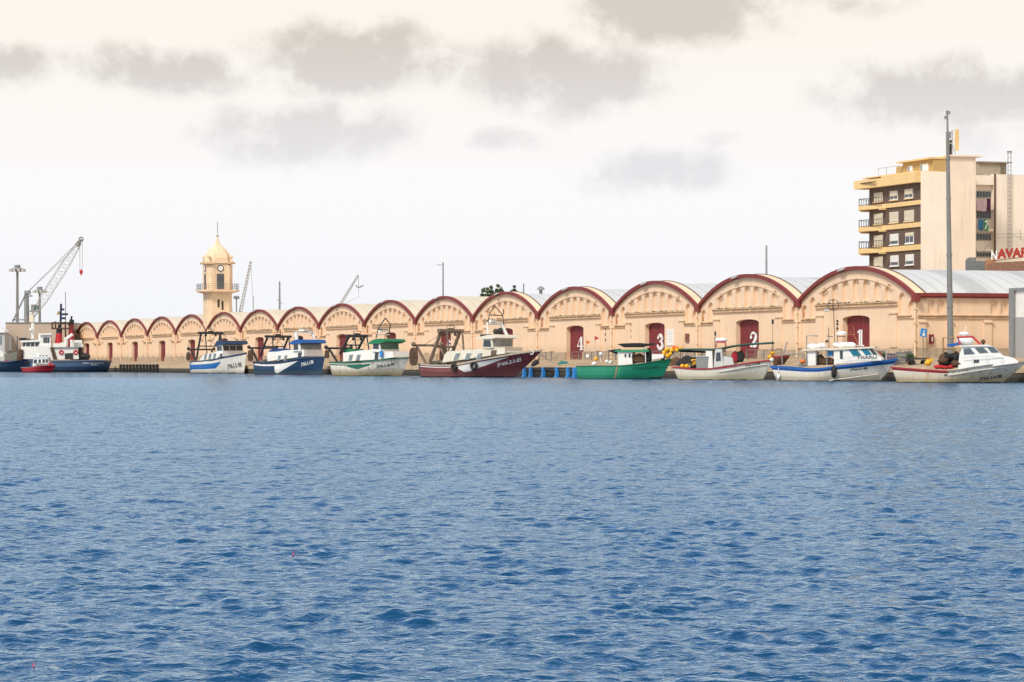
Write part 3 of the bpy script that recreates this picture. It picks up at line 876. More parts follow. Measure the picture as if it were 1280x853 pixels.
# antenna panels on its roof
zt0 = az(195, 392)
an = empty('antenna_array', AC + AX * -2.0 + AY * ay_(1199) + Vector((0, 0, az(194, 390))), ROT, 'phone antenna panels on a short mast on the apartment roof', 'antenna')
mb = MB(); mb.tube([(0, 0, 0), (0, 0, 3.2)], .07, 6); mb.tube([(-.6, .2, 0), (0, 0, 1.5)], .05, 5); mb.tube([(.6, .2, 0), (0, 0, 1.5)], .05, 5); mb.build('mast', GREY, an)
for x, y, z0, z1, m_ in ((.25, .55, .6, 3.35, YBAND), (-.1, -.6, .3, 2.8, CREAM), (-.5, 0, .1, 2.0, DARK)):
    mb = MB(); mb.box(x - .13, x + .13, y - .24, y + .24, z0, z1); mb.tube([(x, y, (z0 + z1) / 2), (0, 0, (z0 + z1) / 2)], .05, 5); mb.build('panel', m_, an)
mb = MB(); pr = AC + AX * xl * .0 + AX * (xl + 1.5) + AY * .6 + Vector((0, 0, bands[4][1]))
mb.tube([(0, 0, 0), (0, 0, 1.15), (6.5, 0, 1.15), (6.5, 0, 0)], .03, 4); mb.tube([(2.5, 0, 0), (2.5, 0, 1.15)], .03, 4)
o = mb.build('roof_rail', GALV); o.location = pr; o.rotation_euler = (0, 0, ROT); tag(o, 'thin metal washing line frame on the roof edge above the yellow parapet', 'rail')

# neighbour with the laundry recess and the roof ladder
Y2 = 396.0
C2 = at(1220.5, 456, Y2); C2.z = 2.0
nb = empty('rear_building', C2, ROT, 'pale rear building with a recess of kitchen windows and a roof cabin', 'apartment building')
bz = lambda py: EYE + (HZ - py) * Y2 / F - 2.0
def by_(px):
    k = (px - 640) / F; return (k * C2.y - C2.x) / (AY.x - AY.y * k)
yr0, yr1 = by_(1222), by_(1242.5)
mb = MB(); mb.box(-8, .0, yr1, yr1 + 16, -1, bz(217.5)); mb.box(-8, -.6, yr0 - .2, yr1 - .001, -1, bz(219)); mb.box(-.6, -.02, yr0 - .2, yr1 - .001, bz(231), bz(219.2))
mb.build('wall', PINK, nb)
mb = MB(); mb.box(-6, -1.0, by_(1227), by_(1255), bz(219), bz(202.5)); mb.box(-6.2, -.7, by_(1226), by_(1268.5), bz(202.5), bz(201)); mb.box(-6, -2, by_(1257), by_(1267), bz(219), bz(202.6))
mb.build('roof_cabin', mat('weathered_render', (.36, .31, .24), .9, .2, 1, streak=(.2, .16, .12), streak_amt=.5), nb)
mb = MB(); mb.tube([(.08, yr1 + .1, 0), (.08, yr1 + .1, bz(217))], .12, 8); mb.build('drainpipe', RUST, nb)
for z0, z1 in ((247.5, 238), (274, 263), (301, 291), (322, 315)):
    mb = MB(); mb.box(-.6, -.52, yr0 + .05, yr1 - .15, bz(z0), bz(z1)); fr = mb.build('window', mat('grey_frame', (.42, .40, .36), .6, .1, 3), nb)
    w = (yr1 - yr0 - .3) / 5
    for k in range(5):
        mb = MB(); mb.box(-.53, -.49, yr0 + .15 + k * w, yr0 + .15 + (k + .82) * w, bz(z0) + .15, bz(z1) - .12); mb.build('pane', GLASS, fr)
for pz in (257, 284, 309):
    mb = MB(); mb.box(-.6, -.0, yr0 - .1, yr1 - .05, bz(pz + 5), bz(pz + 2)); mb.build('ledge', PINK, nb)
def cloth(name, pa, pb, ya, yb, m, label, x):
    mb = MB(); nn = 9; vs = []
    for r in range(5):
        for k in range(nn):
            t = k / (nn - 1); vs.append((x + .10 * math.sin(t * 9 + r * .4) * (r / 4), by_(pa) + (by_(pb) - by_(pa)) * t, bz(ya) + (bz(yb) - bz(ya)) * r / 4 + (.05 * math.sin(t * 7) if r == 4 else 0)))
    mb.add(vs, [(r * nn + k, r * nn + k + 1, (r + 1) * nn + k + 1, (r + 1) * nn + k) for r in range(4) for k in range(nn - 1)])
    mb.add([(v[0] - .03, v[1], v[2]) for v in vs], [(r * nn + k, r * nn + k + 1, (r + 1) * nn + k + 1, (r + 1) * nn + k) for r in range(4) for k in range(nn - 1)])
    o = mb.build(name, m); o.location = C2; o.rotation_euler = (0, 0, ROT); return tag(o, label, 'laundry', 'washing hung in the recess of the rear building')
cloth('bed_sheet', 1220.5, 1232.5, 249.5, 264, mat('lilac_cloth', (.60, .45, .50), .9, .1, 3), 'pale lilac sheet hung in the upper window recess', .15)
cloth('towel', 1233, 1238, 248, 264, mat('plum_cloth', (.09, .02, .06), .9, .2, 3), 'dark plum towel hung beside the lilac sheet', .12)
cloth('towel', 1222, 1228.5, 274.5, 288.5, mat('blue_cloth', (.05, .20, .38), .9, .1, 3), 'blue towel hung in the recess left of the green flag', .15)
fl = cloth('flag', 1228.7, 1235, 274.5, 288.5, mat('green_cloth', (.02, .30, .09), .9, .1, 3), 'green flag with a white emblem hung in the recess beside the blue towel', .18)
mb = MB(); yc = by_(1231.8)
for k, (dy, dz) in enumerate(((-.12, .35), (.1, .45), (.15, .1), (-.05, -.2), (-.15, -.5))):
    mb.add([(.33 + .002 * k, yc + dy - .13, bz(281) + dz - .12), (.33 + .002 * k, yc + dy + .13, bz(281) + dz - .1), (.33 + .002 * k, yc + dy + .09, bz(281) + dz + .2), (.33 + .002 * k, yc + dy - .12, bz(281) + dz + .14)], [(0, 1, 2, 3)])
mb.build('emblem', WHITE2, fl)
# ladder-like lattice mast
mb = MB(); yl = by_(1260.5)
for dx, dy in ((.3, -.22), (.3, .22)): mb.tube([(dx, yl + dy, bz(319)), (dx, yl + dy, bz(189))], .045, 4)
zz = bz(318)
while zz < bz(190): mb.tube([(.3, yl - .22, zz), (.3, yl + .22, zz)], .03, 4); zz += .55
mb.box(.15, .45, yl - .3, yl + .3, bz(190), bz(188.4))
o = mb.build('lattice_mast', GALV); o.location = C2; o.rotation_euler = (0, 0, ROT); tag(o, 'narrow ladder-like aerial mast running up the wall of the rear building', 'mast')
mb = MB()
for zpy in (294, 298): mb.tube([(.5, by_(1219), bz(zpy)), (.8, by_(1290), bz(zpy - 3))], .025, 4)
mb.tube([(.4, by_(1225), bz(318)), (.4, by_(1240), bz(296))], .03, 4); mb.tube([(.5, by_(1273), bz(300)), (.5, by_(1273), bz(286))], .04, 4); mb.tube([(.6, by_(1262), bz(292)), (.6, by_(1288), bz(306))], .025, 4)
o = mb.build('television_aerial', GREY); o.location = C2; o.rotation_euler = (0, 0, ROT); tag(o, 'thin spread of aerial rods and wires in front of the rear building', 'aerial')
# rooftop sign
Y3 = 345.0
C3 = at(1239, 327, Y3)
sg = empty('roof_sign', C3, 0, 'red rooftop lettering with a white first letter at the right edge', 'sign')
k3 = Y3 / F
lettering('first_letter', 'N', (0, -.05, .15), (1, 0, .04), (0, 0, 1), 6.5 * k3, 11 * k3, WHITE2, sg, .05)
lettering('letters', 'AVARRO', (7.5 * k3, -.05, .25), (1, 0, .06), (0, 0, 1), 58 * k3, 11.5 * k3, mat('letter_red', (.36, .03, .02), .5, .15, 2), sg, .13)
mb = MB(); mb.prism([(-.4, -4), (70 * k3, -4), (70 * k3, .2), (.2, -.15), (-.4, -.3)], 'y', .1, .5); mb.build('backing_wall', mat('roof_tile_red', (.24, .13, .085), .9, .3, 3), sg)
mb = MB(); mb.tube([(0, .02, .05), (66 * k3, .02, .75)], .05, 4); mb.tube([(0, .02, .9), (66 * k3, .02, 1.3)], .05, 4); mb.build('sign_frame', RUST, sg)
gb = empty('rooftop_shed', at(1223, 329, 352), 0, 'small grey and brick structure on the roofs left of the red lettering', 'shed')
kk = 352 / F
mb = MB(); mb.prism([(-13 * kk, -4), (8 * kk, -4), (8 * kk, 2 * kk), (-3 * kk, 3 * kk), (-3 * kk, 7 * kk), (-11 * kk, 7 * kk), (-13 * kk, 4 * kk)], 'y', 0, 2); mb.build('wall', mat('grey_block', (.16, .17, .18), .9, .3, 3), gb)
mb = MB(); mb.prism([(7 * kk, -4), (21 * kk, -4), (21 * kk, 8 * kk), (8 * kk, 3 * kk)], 'y', -.5, -.1); mb.build('gable', brick_mat('orange_brick', (.33, .15, .07), (.40, .2, .1), (.3, .22, .15), 4), gb)

# grey and white block at the right edge
wb = empty('storage_block', at(1264.5, 447, 238), ROT, 'tall white and grey storage block cut by the right edge of the picture', 'building')
wb.location.z = 1.8
sc = 238 / F; H3 = EYE + (HZ - 362) * sc - 1.8; Hm = EYE + (HZ - 397) * sc - 1.8
mb = MB(); mb.box(.06, 5, .12, 14, -.3, Hm); mb.mi = 1; mb.box(.06, 4.98, .14, 14, Hm, H3 - .1)
mb.build('wall', [mat('grey_panel', (.36, .36, .36), .7, .08, .6, streak=(.28, .27, .26), streak_amt=.4), WHITE], wb)
mb = MB(); mb.box(-.35, .4, -.06, .119, -.3, H3 - .101); mb.box(-.35, 5.05, -.06, 14, H3 - .1, H3 + .1); mb.build('frame', GREY, wb)

# ------------------------------------------------------------------ far left: beige block, white house, cranes, floodlight masts
Yb = 602.0; kb = Yb / F
bb = empty('port_block', at(47, 456, Yb), 0, 'plain beige flat-roofed block behind the tugs at the far left', 'building'); bb.location.z = 1.4
hz = lambda py, Y=Yb: EYE + (HZ - py) * Y / F - 1.4
mb = MB(); mb.box((7 - 47) * kb, (88 - 47) * kb, 0, 18, -.4, hz(404.2)); mb.build('wall', mat('beige_render', (.46, .37, .29), .9, .08, .3, bump=.2, streak=(.34, .27, .21), streak_amt=.4), bb)
mb = MB(); mb.box((6.5 - 47) * kb, (88.5 - 47) * kb, -.15, 18.1, hz(404.2), hz(403)); mb.build('roof', GREY, bb)
mb = MB(); mb.box((9 - 47) * kb, (14.4 - 47) * kb, -.1, -.001, hz(438.5), hz(421)); mb.box((8.6 - 47) * kb, (14.8 - 47) * kb, -.16, -.101, hz(421.5), hz(420.5)); mb.build('door', WHITE2, bb)
mb = MB(); mb.tube([((21.5 - 47) * kb, -.1, 0), ((21.5 - 47) * kb, -.1, hz(420))], .1, 6); mb.build('drainpipe', GREY, bb)
wh = empty('white_house', at(0, 456, 596), 0, 'low white house with a shallow roof cut by the left edge', 'building'); wh.location.z = 1.4
hz2 = lambda py: EYE + (HZ - py) * 596 / F - 1.4
kk = 596 / F
mb = MB(); mb.box(-20 * kk, 5.8 * kk, 0, 5, -.3, hz2(416)); mb.build('wall', mat('grey_white_render', (.50, .49, .47), .9, .08, 1), wh)
mb = MB(); mb.prism([(-22 * kk, hz2(416)), (6.8 * kk, hz2(416)), (6 * kk, hz2(413.5)), (-2 * kk, hz2(409.5)), (-22 * kk, hz2(409))], 'y', -.4, 5.2); mb.build('roof', WHITE2, wh)
mb = MB(); mb.box(-1 * kk, 2.4 * kk, -.04, -.001, hz2(431), hz2(420)); mb.build('window', GLASS_P, wh)

def lattice(mb, a, b, w0, w1, nseg, rr=.06, mid=None):
    """square lattice boom from a to b"""
    a, b = Vector(a), Vector(b); d = (b - a).normalized()
    s = d.cross(Vector((0, 1, 0))).normalized(); u = s.cross(d).normalized()
    P = []
    for i in range(nseg + 1):
        t = i / nseg
        w = w0 + (w1 - w0) * t if mid is None else (w0 + (mid - w0) * min(1, t / .25) if t < .7 else mid + (w1 - mid) * (t - .7) / .3)
        c = a.lerp(b, t); P.append([c + s * w * i_ + u * w * j_ for i_, j_ in ((-1, -1), (1, -1), (1, 1), (-1, 1))])
    for k in range(4): mb.tube([p[k] for p in P], rr, 4)
    for i in range(nseg):
        for k in range(4):
            e = (k + 1) % 4
            mb.tube([P[i][k], P[i + 1][e]] if i % 2 else [P[i][e], P[i + 1][k]], rr * .6, 3, False)
Yc = 680.0; kc = Yc / F
cr = empty('harbour_crane', at(33, 403, Yc), 0, 'big pale lattice boom harbour crane with a grey tower and red hook block', 'crane'); cr.location.z = 2
czv = lambda py: EYE + (HZ - py) * kc - 2
cx = lambda px: (px - 33) * kc
mb = MB(); mb.tube([(cx(33.2), 0, 0), (cx(33.2), 0, czv(366))], [.75, .5], 8); mb.box(cx(31), cx(38), -.7, .7, czv(368), czv(363.5)); mb.box(cx(33), cx(40), -.6, .6, czv(371), czv(369.3)); mb.build('tower', GREY, cr)
mb = MB(); lattice(mb, (cx(40), 0, czv(397)), (cx(99.5), 0, czv(303)), .35, .45, 22, .065, .9); mb.build('boom', mat('pale_lattice', (.42, .41, .41), .6, .1, 1), cr)
mb = MB(); mb.tube([(cx(96), 0, czv(308)), (cx(101), 0, czv(299))], [.6, .35], 6); mb.torus((cx(101.3), 0, czv(299.3)), .45, .16, 'y', 12, 6); mb.build('boom_head', GREY, cr)
mb = MB()
for s in (-.4, .4):
    mb.tube([(cx(36), s, czv(364)), (cx(99.5), s, czv(301 if s < 0 else 304))], .07, 4)
    mb.tube([(cx(33), s, czv(366)), (cx(16), s, czv(402))], .16, 4)
mb.tube([(cx(15.5), 0, czv(403.5)), (cx(15.5), 0, czv(400)), (cx(31), 0, czv(400))], .2, 4)
mb.tube([(cx(99.7), 0, czv(300)), (cx(99.9), 0, czv(338))], .06, 4); mb.tube([(cx(103), 0, czv(300)), (cx(102.8), 0, czv(338))], .06, 4); mb.build('cable', GREY, cr)
mb = MB(); mb.ball((cx(101.4), 0, czv(340)), .5, 8, 6, (.8, .6, 1.1)); mb.tube([(cx(101.4), 0, czv(342)), (cx(101.4), 0, czv(345))], .12, 5); mb.build('hook_block', REDP, cr)
mb = MB(); mb.box(cx(36), cx(47), -1.2, 1.2, czv(390), czv(388.3)); mb.box(cx(39.5), cx(44), -1, 1, czv(388.2), czv(381)); mb.build('cab_platform', GREY, cr)
mb = MB(); mb.box(cx(45), cx(48), -.9, .9, czv(387.5), czv(381.5)); mb.build('cab', mat('cab_green', (.12, .2, .18), .5, .2, 2), cr)
mb = MB(); mb.prism([(cx(37), czv(403)), (cx(38), czv(392)), (cx(42), czv(392)), (cx(43), czv(403))], 'y', -.8, .8); mb.build('boom_foot', CREAM, cr)

def flood_mast(px, pt, Y, r, label, n=10):
    e = empty('floodlight_mast', at(px, 456, Y), 0, label, 'floodlight mast', 'floodlight masts behind the port block'); e.location.z = 2
    z = EYE + (HZ - pt) * Y / F - 2
    mb = MB(); mb.tube([(0, 0, 0), (0, 0, z)], [.42, .26], 8); mb.build('pole', GALV, e)
    mb = MB(); mb.tube([(0, 0, z - .75), (0, 0, z - .45), (0, 0, z - .15)], [r * .55, r, r * .75], 16); mb.tube([(0, 0, z - .15), (0, 0, z + .55)], .7, 8); mb.build('lamp_ring', GREY, e)
    for k in range(n):
        a = 2 * PI * k / n; mb = MB(); mb.box(math.cos(a) * r - .28, math.cos(a) * r + .28, math.sin(a) * r - .28, math.sin(a) * r + .28, z - .95, z - .35)
        mb.build('lamp', GREY_L, e)
flood_mast(21.7, 334.5, 700, 1.65, 'taller round-headed floodlight mast, left of the crane tower')
flood_mast(49.6, 361.5, 760, 1.5, 'shorter round-headed floodlight mast, in front of the crane boom')

def far_crane(px0, py0, px1, py1, Y, label, hook=None, w=.5):
    e = empty('distant_crane', at(px0, py0, Y), 0, label, 'crane'); 
    b = at(px1, py1, Y) - at(px0, py0, Y)
    mb = MB(); lattice(mb, -b * .25, b, w, w * .5, 20, .12); mb.build('boom', mat('pale_lattice', None) , e)
    if hook:
        h_ = at(*hook, Y) - at(px0, py0, Y)
        mb = MB(); mb.tube([b, (b.x + .1, 0, h_.z)], .07, 4); mb.tube([b, (b.x + .35 * (h_.x - b.x), 0, h_.z * .4), -b * .1], .06, 4); mb.build('cable', GREY, e)
        mb = MB(); mb.tube([(h_.x - 1, 0, h_.z), (h_.x - .3, 0, h_.z - .6), (h_.x + 1, 0, h_.z)], .2, 5); mb.build('hook', GREY, e)
    else:
        mb = MB(); mb.tube([b, -b * .2 + Vector((4, 0, 0))], .06, 4); mb.build('cable', GREY, e)
far_crane(301, 388, 313.5, 327, 800, 'distant slanting crane boom just right of the clock tower', None, .4)
far_crane(426, 380, 448, 344, 820, 'distant pale crane boom above the sheds with a hook at its tip', (449.5, 357), .35)
def rod(name, px, p0, p1, off, r, label, cat, arms=(), m=GREY):
    Y = depth_on(px, off); b = at(px, p0, Y)
    e = MB(); k = Y / F
    e.tube([(0, 0, -2), (0, 0, (p0 - p1) * k)], [r * 1.4, r], 6)
    for x0, x1, py in arms: e.tube([(x0 * k, 0, (p0 - py) * k), (x1 * k, 0, (p0 - py) * k)], r * .7, 4)
    o = e.build(name, m); o.location = b; return tag(o, label, cat)
rod('radio_aerial', 553.8, 372, 328, 6, .09, 'tall thin radio aerial with one side arm on the sheds behind the maroon gantry', 'aerial', [(-8, 1, 331.5), (-2, 0, 352)])
rod('radio_aerial', 958, 340, 307, 14, .09, 'short plain aerial on the white roof between sheds 2 and 1', 'aerial')
rod('radio_aerial', 654.5, 366, 354.5, 20, .09, 'small aerial stub right of the tree above the roofs', 'aerial')
rod('ship_mast', 349.5, 386, 352, 150, .28, 'far grey ship mast with crosstrees above the sheds', 'mast', [(-3, 1, 375), (-1, 3, 379)], GREY)
rod('ship_mast', 316.5, 390, 371, 150, .14, 'far thin mast between the slanting crane and the ship mast', 'mast', [(-1, 1, 377)], GREY)
e = empty('light_mast', at(295.5, 395, 760), 0, 'small far floodlight mast with a clustered head right of the clock tower', 'floodlight mast')
mb = MB(); mb.tube([(0, 0, -4), (0, 0, 4.6)], .16, 6); mb.tube([(-1.1, 0, -4), (-1.1, 0, 2.2)], .1, 5); mb.tube([(.9, 0, -4), (.9, 0, 2.2)], .1, 5); mb.build('pole', GALV, e)
mb = MB()
for k in range(7): a = 2 * PI * k / 7; mb.box(math.cos(a) * .55 - .2, math.cos(a) * .55 + .2, math.sin(a) * .4 - .2, math.sin(a) * .4 + .2, 4.2 + .2 * (k % 2), 4.8 + .2 * (k % 2))
mb.build('lamp_cluster', GREY, e)
# roof ventilator near the fourth shed
Yv = depth_on(676, 16); b = at(676, 363.5, Yv); mb = MB()
mb.tube([(0, 0, -3), (0, 0, .2)], .22, 8); mb.tube([(0, 0, .1), (0, 0, .38), (0, 0, .6)], [.55, .42, .05], 12)
o = mb.build('roof_ventilator', GREY); o.location = b; tag(o, 'small grey mushroom ventilator on the white roof left of shed 4', 'ventilator')

# pine crowns rising behind the cream roofs
def tree(px, ptop, off, wpx, hpx, label, seed, name='pine_tree'):
    r = random.Random(seed); Y = depth_on(px, off); k = Y / F
    b = at(px, 456, Y); b.z = 2
    e = empty(name, b, r.uniform(0, 6), label, 'tree', 'tree tops behind the cream roofs')
    H = EYE + (HZ - ptop) * k - 2
    mb = MB(); mb.tube([(0, 0, 0), (.1, .05, H * .5), (0, .1, H * .93)], [.25, .18, .05], 7)
    for i in range(9):
        a = r.uniform(0, 6.28); z = H * r.uniform(.62, .9); l = wpx * k * .4 * r.uniform(.5, 1)
        mb.tube([(0, 0, z), (math.cos(a) * l, math.sin(a) * l, z + l * .35)], [.08, .03], 5)
    mb.build('trunk', mat('bark', (.09, .06, .045), .9, .3, 3, bump=.4), e)
    mb = MB(); hw = wpx * k / 2; hh = hpx * k
    for c in range(26):
        a = r.uniform(0, 6.28); q_ = r.random(); z = H - hh * 1.6 * r.random() ** .8
        rad = hw * min(1, (.18 + .9 * (H - z) / hh)) * (r.random() ** .5)
        cx_, cy_ = math.cos(a) * rad, math.sin(a) * rad; cs = hw * r.uniform(.22, .4)
        for l in range(70):
            d = Vector((r.gauss(0, 1), r.gauss(0, 1), r.gauss(0, .8))); d = d.normalized() * cs * r.random() ** .5
            p = Vector((cx_, cy_, z - cs * .6)) + d; p.z = min(p.z, H)
            s_ = r.uniform(.08, .2); u = Vector((r.gauss(0, 1), r.gauss(0, 1), r.gauss(0, 1))).normalized(); w = u.cross(Vector((r.gauss(0, 1), r.gauss(0, 1), r.gauss(0, 1)))).normalized()
            mb.add([p - u * s_, p + w * s_ * .5, p + u * s_, p - w * s_ * .5], [(0, 1, 2, 3)])
    mb.build('crown', mat('pine_foliage', (.085, .115, .055), .8, .5, 1.2), e)
tree(604.5, 359, 30, 10, 10, 'leftmost pine top peeping over the cream roof', 1)
tree(612.5, 355.5, 30, 13, 12, 'second pine top from the left over the cream roof', 2)
tree(622.5, 355, 32, 15, 12, 'tallest bushy pine top over the cream roof', 3)
tree(642, 354.8, 34, 8, 10, 'small lone pine top right of the others, behind an arch', 4)
# ------------------------------------------------------------------ boats
def lerp_pts(pts, x):
    if x <= pts[0][0]: return pts[0][1]
    for (a, u), (b, v) in zip(pts, pts[1:]):
        if x <= b:
            t = (x - a) / (b - a); return u + (v - u) * t
    return pts[-1][1]

class Boat:
    def __init__(s, name, label, cat, stern, bow, Y, a, B, sheer, rake=.9, stern_rake=.25, group=None, transom=.8, power=2.3):
        s.a = math.radians(a); s.B = B; s.Y = Y; s.k = F / Y
        s.tr = transom; s.pw = power; s.srk = stern_rake
        s.px0 = stern + (B * transom / 2) * math.sin(s.a) * s.k
        s.L = (bow - s.px0) / s.k / math.cos(s.a)
        s.rake = rake
        sh = sorted((s.X(px, -B / 2 * (1 if px < (stern + bow) / 2 else .75) * (0 if px >= bow - .5 else 1)), s.Z(py)) for px, py in sheer)
        s.sh = [(x / s.L, z) for x, z in sh]; s.zb = s.sh[-1][1]
        Y0 = Y + s.L * math.sin(s.a) / 2
        s.root = empty(name, ((s.px0 - 640) / F * Y0, Y0, 0), -s.a, label, cat, group)
    def X(s, px, y=0.0): return ((px - s.px0) / s.k - y * math.sin(s.a)) / math.cos(s.a)
    def Z(s, py): return EYE + (HZ - py) / s.k
    def P(s, px, py, y=0.0): return Vector((s.X(px, y), y, s.Z(py)))
    def sheer(s, t):
        d = .06
        return sum(lerp_pts(s.sh, min(1, max(0, t + e * d))) for e in (-1, -.5, 0, .5, 1)) / 5 if .06 < t < .94 else lerp_pts(s.sh, t)
    def xs(s, t, z):
        zz = max(-.3, min(1, z / max(s.zb, .1)))
        stem = s.L - s.rake * (1 - zz) ** 1.15
        z0 = s.srk * (1 - max(0, min(1, z / max(s.sh[0][1], .2))))
        return z0 + t * (stem - z0)
    def hb(s, t, v):
        t = min(max(t, 0), 1)
        p = s.pw * (.62 + .45 * v)
        f = s.tr + (1 - s.tr) * min(1, t / .32) ** .7 if t < .32 else 1 - ((t - .32) / .68) ** p
        mid = .80 + .20 * min(1, v / .6) ** .6
        fl = 1 - .28 * (1 - v) * max(0, (t - .45) / .55)
        return s.B / 2 * max(f, 0) * mid * fl + (.02 if t < .999 else .0)
    def side(s, X, z, off=.0):
        """starboard skin point at length X and height z"""
        t = X / s.L
        for _ in range(3):
            zz = s.xs(0, z); st = s.xs(1, z); t = (X - zz) / (st - zz)
        sh = s.sheer(min(max(t, 0), 1)); v = (z + .6) / (sh + .6)
        return Vector((X, -(s.hb(t, max(0, min(1, v))) + off), z))
    def hull(s, mats, fn, nt=110, nv=30):
        """fn(t, v, z, sheer) -> material slot"""
        mb = MB(); g = {}
        vs = []; ids = {}
        for sd in (-1, 1):
            for i in range(nt + 1):
                t = i / nt; t = t if t < .999 else 1
                sh = s.sheer(t)
                for j in range(nv + 1):
                    v = j / nv; z = -.6 + v * (sh + .6)
                    ids[sd, i, j] = len(vs); vs.append((s.xs(t, z), sd * (s.hb(t, v) if t < 1 else 0.0), z))
        fs = []; mi = []
        for sd in (-1, 1):
            for i in range(nt):
                for j in range(nv):
                    t = (i + .5) / nt; v = (j + .5) / nv; sh = s.sheer(t); z = -.6 + v * (sh + .6)
                    fs.append((ids[sd, i, j], ids[sd, i + 1, j], ids[sd, i + 1, j + 1], ids[sd, i, j + 1])); mi.append(fn(t, v, z, sh))
        for j in range(nv):
            fs.append((ids[-1, 0, j], ids[1, 0, j], ids[1, 0, j + 1], ids[-1, 0, j + 1])); v = (j + .5) / nv; mi.append(fn(0, v, -.6 + v * (s.sheer(0) + .6), s.sheer(0)))
        mb.v = vs; mb.f = [list(f) for f in fs]; mb.m = mi
        o = mb.build('hull', mats, s.root, smooth=True)
        # bulwark inner face + deck a little below the rail
        mb = MB(); vs = []; fs = []
        for i in range(nt + 1):
            t = i / nt; sh = s.sheer(t); zd = sh - .45; y = s.hb(t, .85) * .97
            vs += [(s.xs(t, zd), -y, zd), (s.xs(t, zd), y, zd)]
        fs = [(2 * i, 2 * i + 2, 2 * i + 3, 2 * i + 1) for i in range(nt)]
        mb.add(vs, fs); mb.build('deck', mat('deck_paint', (.30, .27, .23), .8, .25, 2), s.root)
        return o
    def rail(s, m, w=.10, h=.12, t0=0, t1=1, up=.0, nt=60, name='gunwale'):
        mb = MB()
        for sd in (-1, 1):
            R = []
            for i in range(nt + 1):
                t = t0 + (t1 - t0) * i / nt; z = s.sheer(t) + up; x = s.xs(t, z); y = s.hb(t, 1)
                R.append([(x + (w * .5 if t > .97 else 0), sd * (y + w * .6), z - h * .6), (x + (w * .5 if t > .97 else 0), sd * (y + w * .6), z + h * .4), (x, sd * max(y - w * .8, 0), z + h * .4), (x, sd * max(y - w * .8, 0), z - h * .6)])
            vs = [p for r in R for p in r]
            fs = [(4 * i + k, 4 * i + 4 + k, 4 * i + 4 + (k + 1) % 4, 4 * i + (k + 1) % 4) for i in range(nt) for k in range(4)] + [(0, 1, 2, 3), (4 * nt + 3, 4 * nt + 2, 4 * nt + 1, 4 * nt)]
            mb.add(vs, fs)
        y = s.hb(t0, 1); z = s.sheer(t0) + up
        if t0 == 0: mb.box(-w, w, -y, y, z - h * .6, z + h * .4 - .003)
        return mb.build(name, m, s.root)
    def number(s, txt, px0, px1, y0t, y0b, y1t, y1b, m, bold=.03):
        """registration painted on the bow, running from px0 to px1"""
        vs, fs, asp = text_mesh(txt); mb = MB(); e = s.B * .22
        for bx in (0, bold):
            out = []
            for u, v in vs:
                t = u / asp; px = px0 + (px1 - px0) * t; zt, zb = s.Z(y0t + (y1t - y0t) * t), s.Z(y0b + (y1b - y0b) * t)
                z = zb + (zt - zb) * v
                y = -s.B * .4
                for _ in range(4):
                    X = s.X(px, y); p = s.side(X, z); y = p.y
                p = s.side(X + bx, z, .02 + bx * .1); out.append(p)
            mb.add(out, fs)
        return mb.build('registration_number', m, s.root)
    def prism(s, name, poly, w, m, y0=None, parent=None, taper=1.0, smooth=False):
        """poly in photo pixels along the starboard face, w wide across"""
        ya = -w / 2 if y0 is None else y0; yb = ya + w
        pts = [(s.X(px, ya), s.Z(py)) for px, py in poly]
        mb = MB(); n = len(pts)
        zs = [p[1] for p in pts]; z0, z1 = min(zs), max(zs)
        ins = lambda z: (1 - taper) * w / 2 * (z - z0) / max(z1 - z0, .01)
        vs = [(x, ya + ins(z), z) for x, z in pts] + [(x, yb - ins(z), z) for x, z in pts]
        tri = tessellate_polygon([[Vector((p[0], p[1], 0)) for p in pts]])
        mb.add(vs, [tuple(t) for t in tri] + [tuple(i + n for i in t[::-1]) for t in tri] + [(i, (i + 1) % n, n + (i + 1) % n, n + i) for i in range(n)])
        return mb.build(name, m, parent or s.root, smooth)
    def tubes(s, name, paths, r, m, parent=None, n=5):
        """paths of (px, py, y)"""
        mb = MB()
        for p in paths: mb.tube([s.P(*q) for q in p], r, n)
        return mb.build(name, m, parent or s.root)
    def slab_px(s, name, poly, w, m, y0=None, parent=None): return s.prism(name, poly, w, m, y0, parent)
    def house(s, bl, br, tr, tl, w, m, side=(), front=(), glass=GLASS, fglass=None, name='wheelhouse', arch=0.0):
        """cabin; side/front windows as (u0,u1,v0,v1) fractions of each face"""
        y0, y1 = -w / 2, w / 2
        c = [s.P(bl[0], bl[1], y0), s.P(br[0], br[1], y0), s.P(tr[0], tr[1], y0), s.P(tl[0], tl[1], y0)]
        f = [Vector((p.x, -p.y, p.z)) for p in c]
        mb = MB(); mb.add(c + f, [(0, 1, 2, 3), (7, 6, 5, 4), (0, 4, 5, 1), (1, 5, 6, 2), (2, 6, 7, 3), (3, 7, 4, 0)])
        h = mb.build(name, m, s.root)
        def face(A, Bq, Cq, D, wins, nrm, g):
            for u0, u1, v0, v1 in wins:
                def Q(u, v, o):
                    return (A.lerp(Bq, u)).lerp(D.lerp(Cq, u), v) + nrm * o
                mb = MB(); e = .012
                mb.slab([Q(u0 - e, v0 - e * 2, .004), Q(u1 + e, v0 - e * 2, .004), Q(u1 + e, v1 + e * 2, .004), Q(u0 - e, v1 + e * 2, .004)], .03, nrm)
                fr = mb.build('window', GREY, h)
                mb = MB(); mb.slab([Q(u0, v0, .036), Q(u1, v0, .036), Q(u1, v1, .036), Q(u0, v1, .036)], .012, nrm)
                mb.build('pane', g, fr)
        ns = (c[1] - c[0]).cross(c[3] - c[0]).normalized()
        if ns.y > 0: ns = -ns
        face(c[0], c[1], c[2], c[3], side, ns, glass)
        nf = (f[1] - c[1]).cross(c[2] - c[1]).normalized()
        if nf.x < 0: nf = -nf
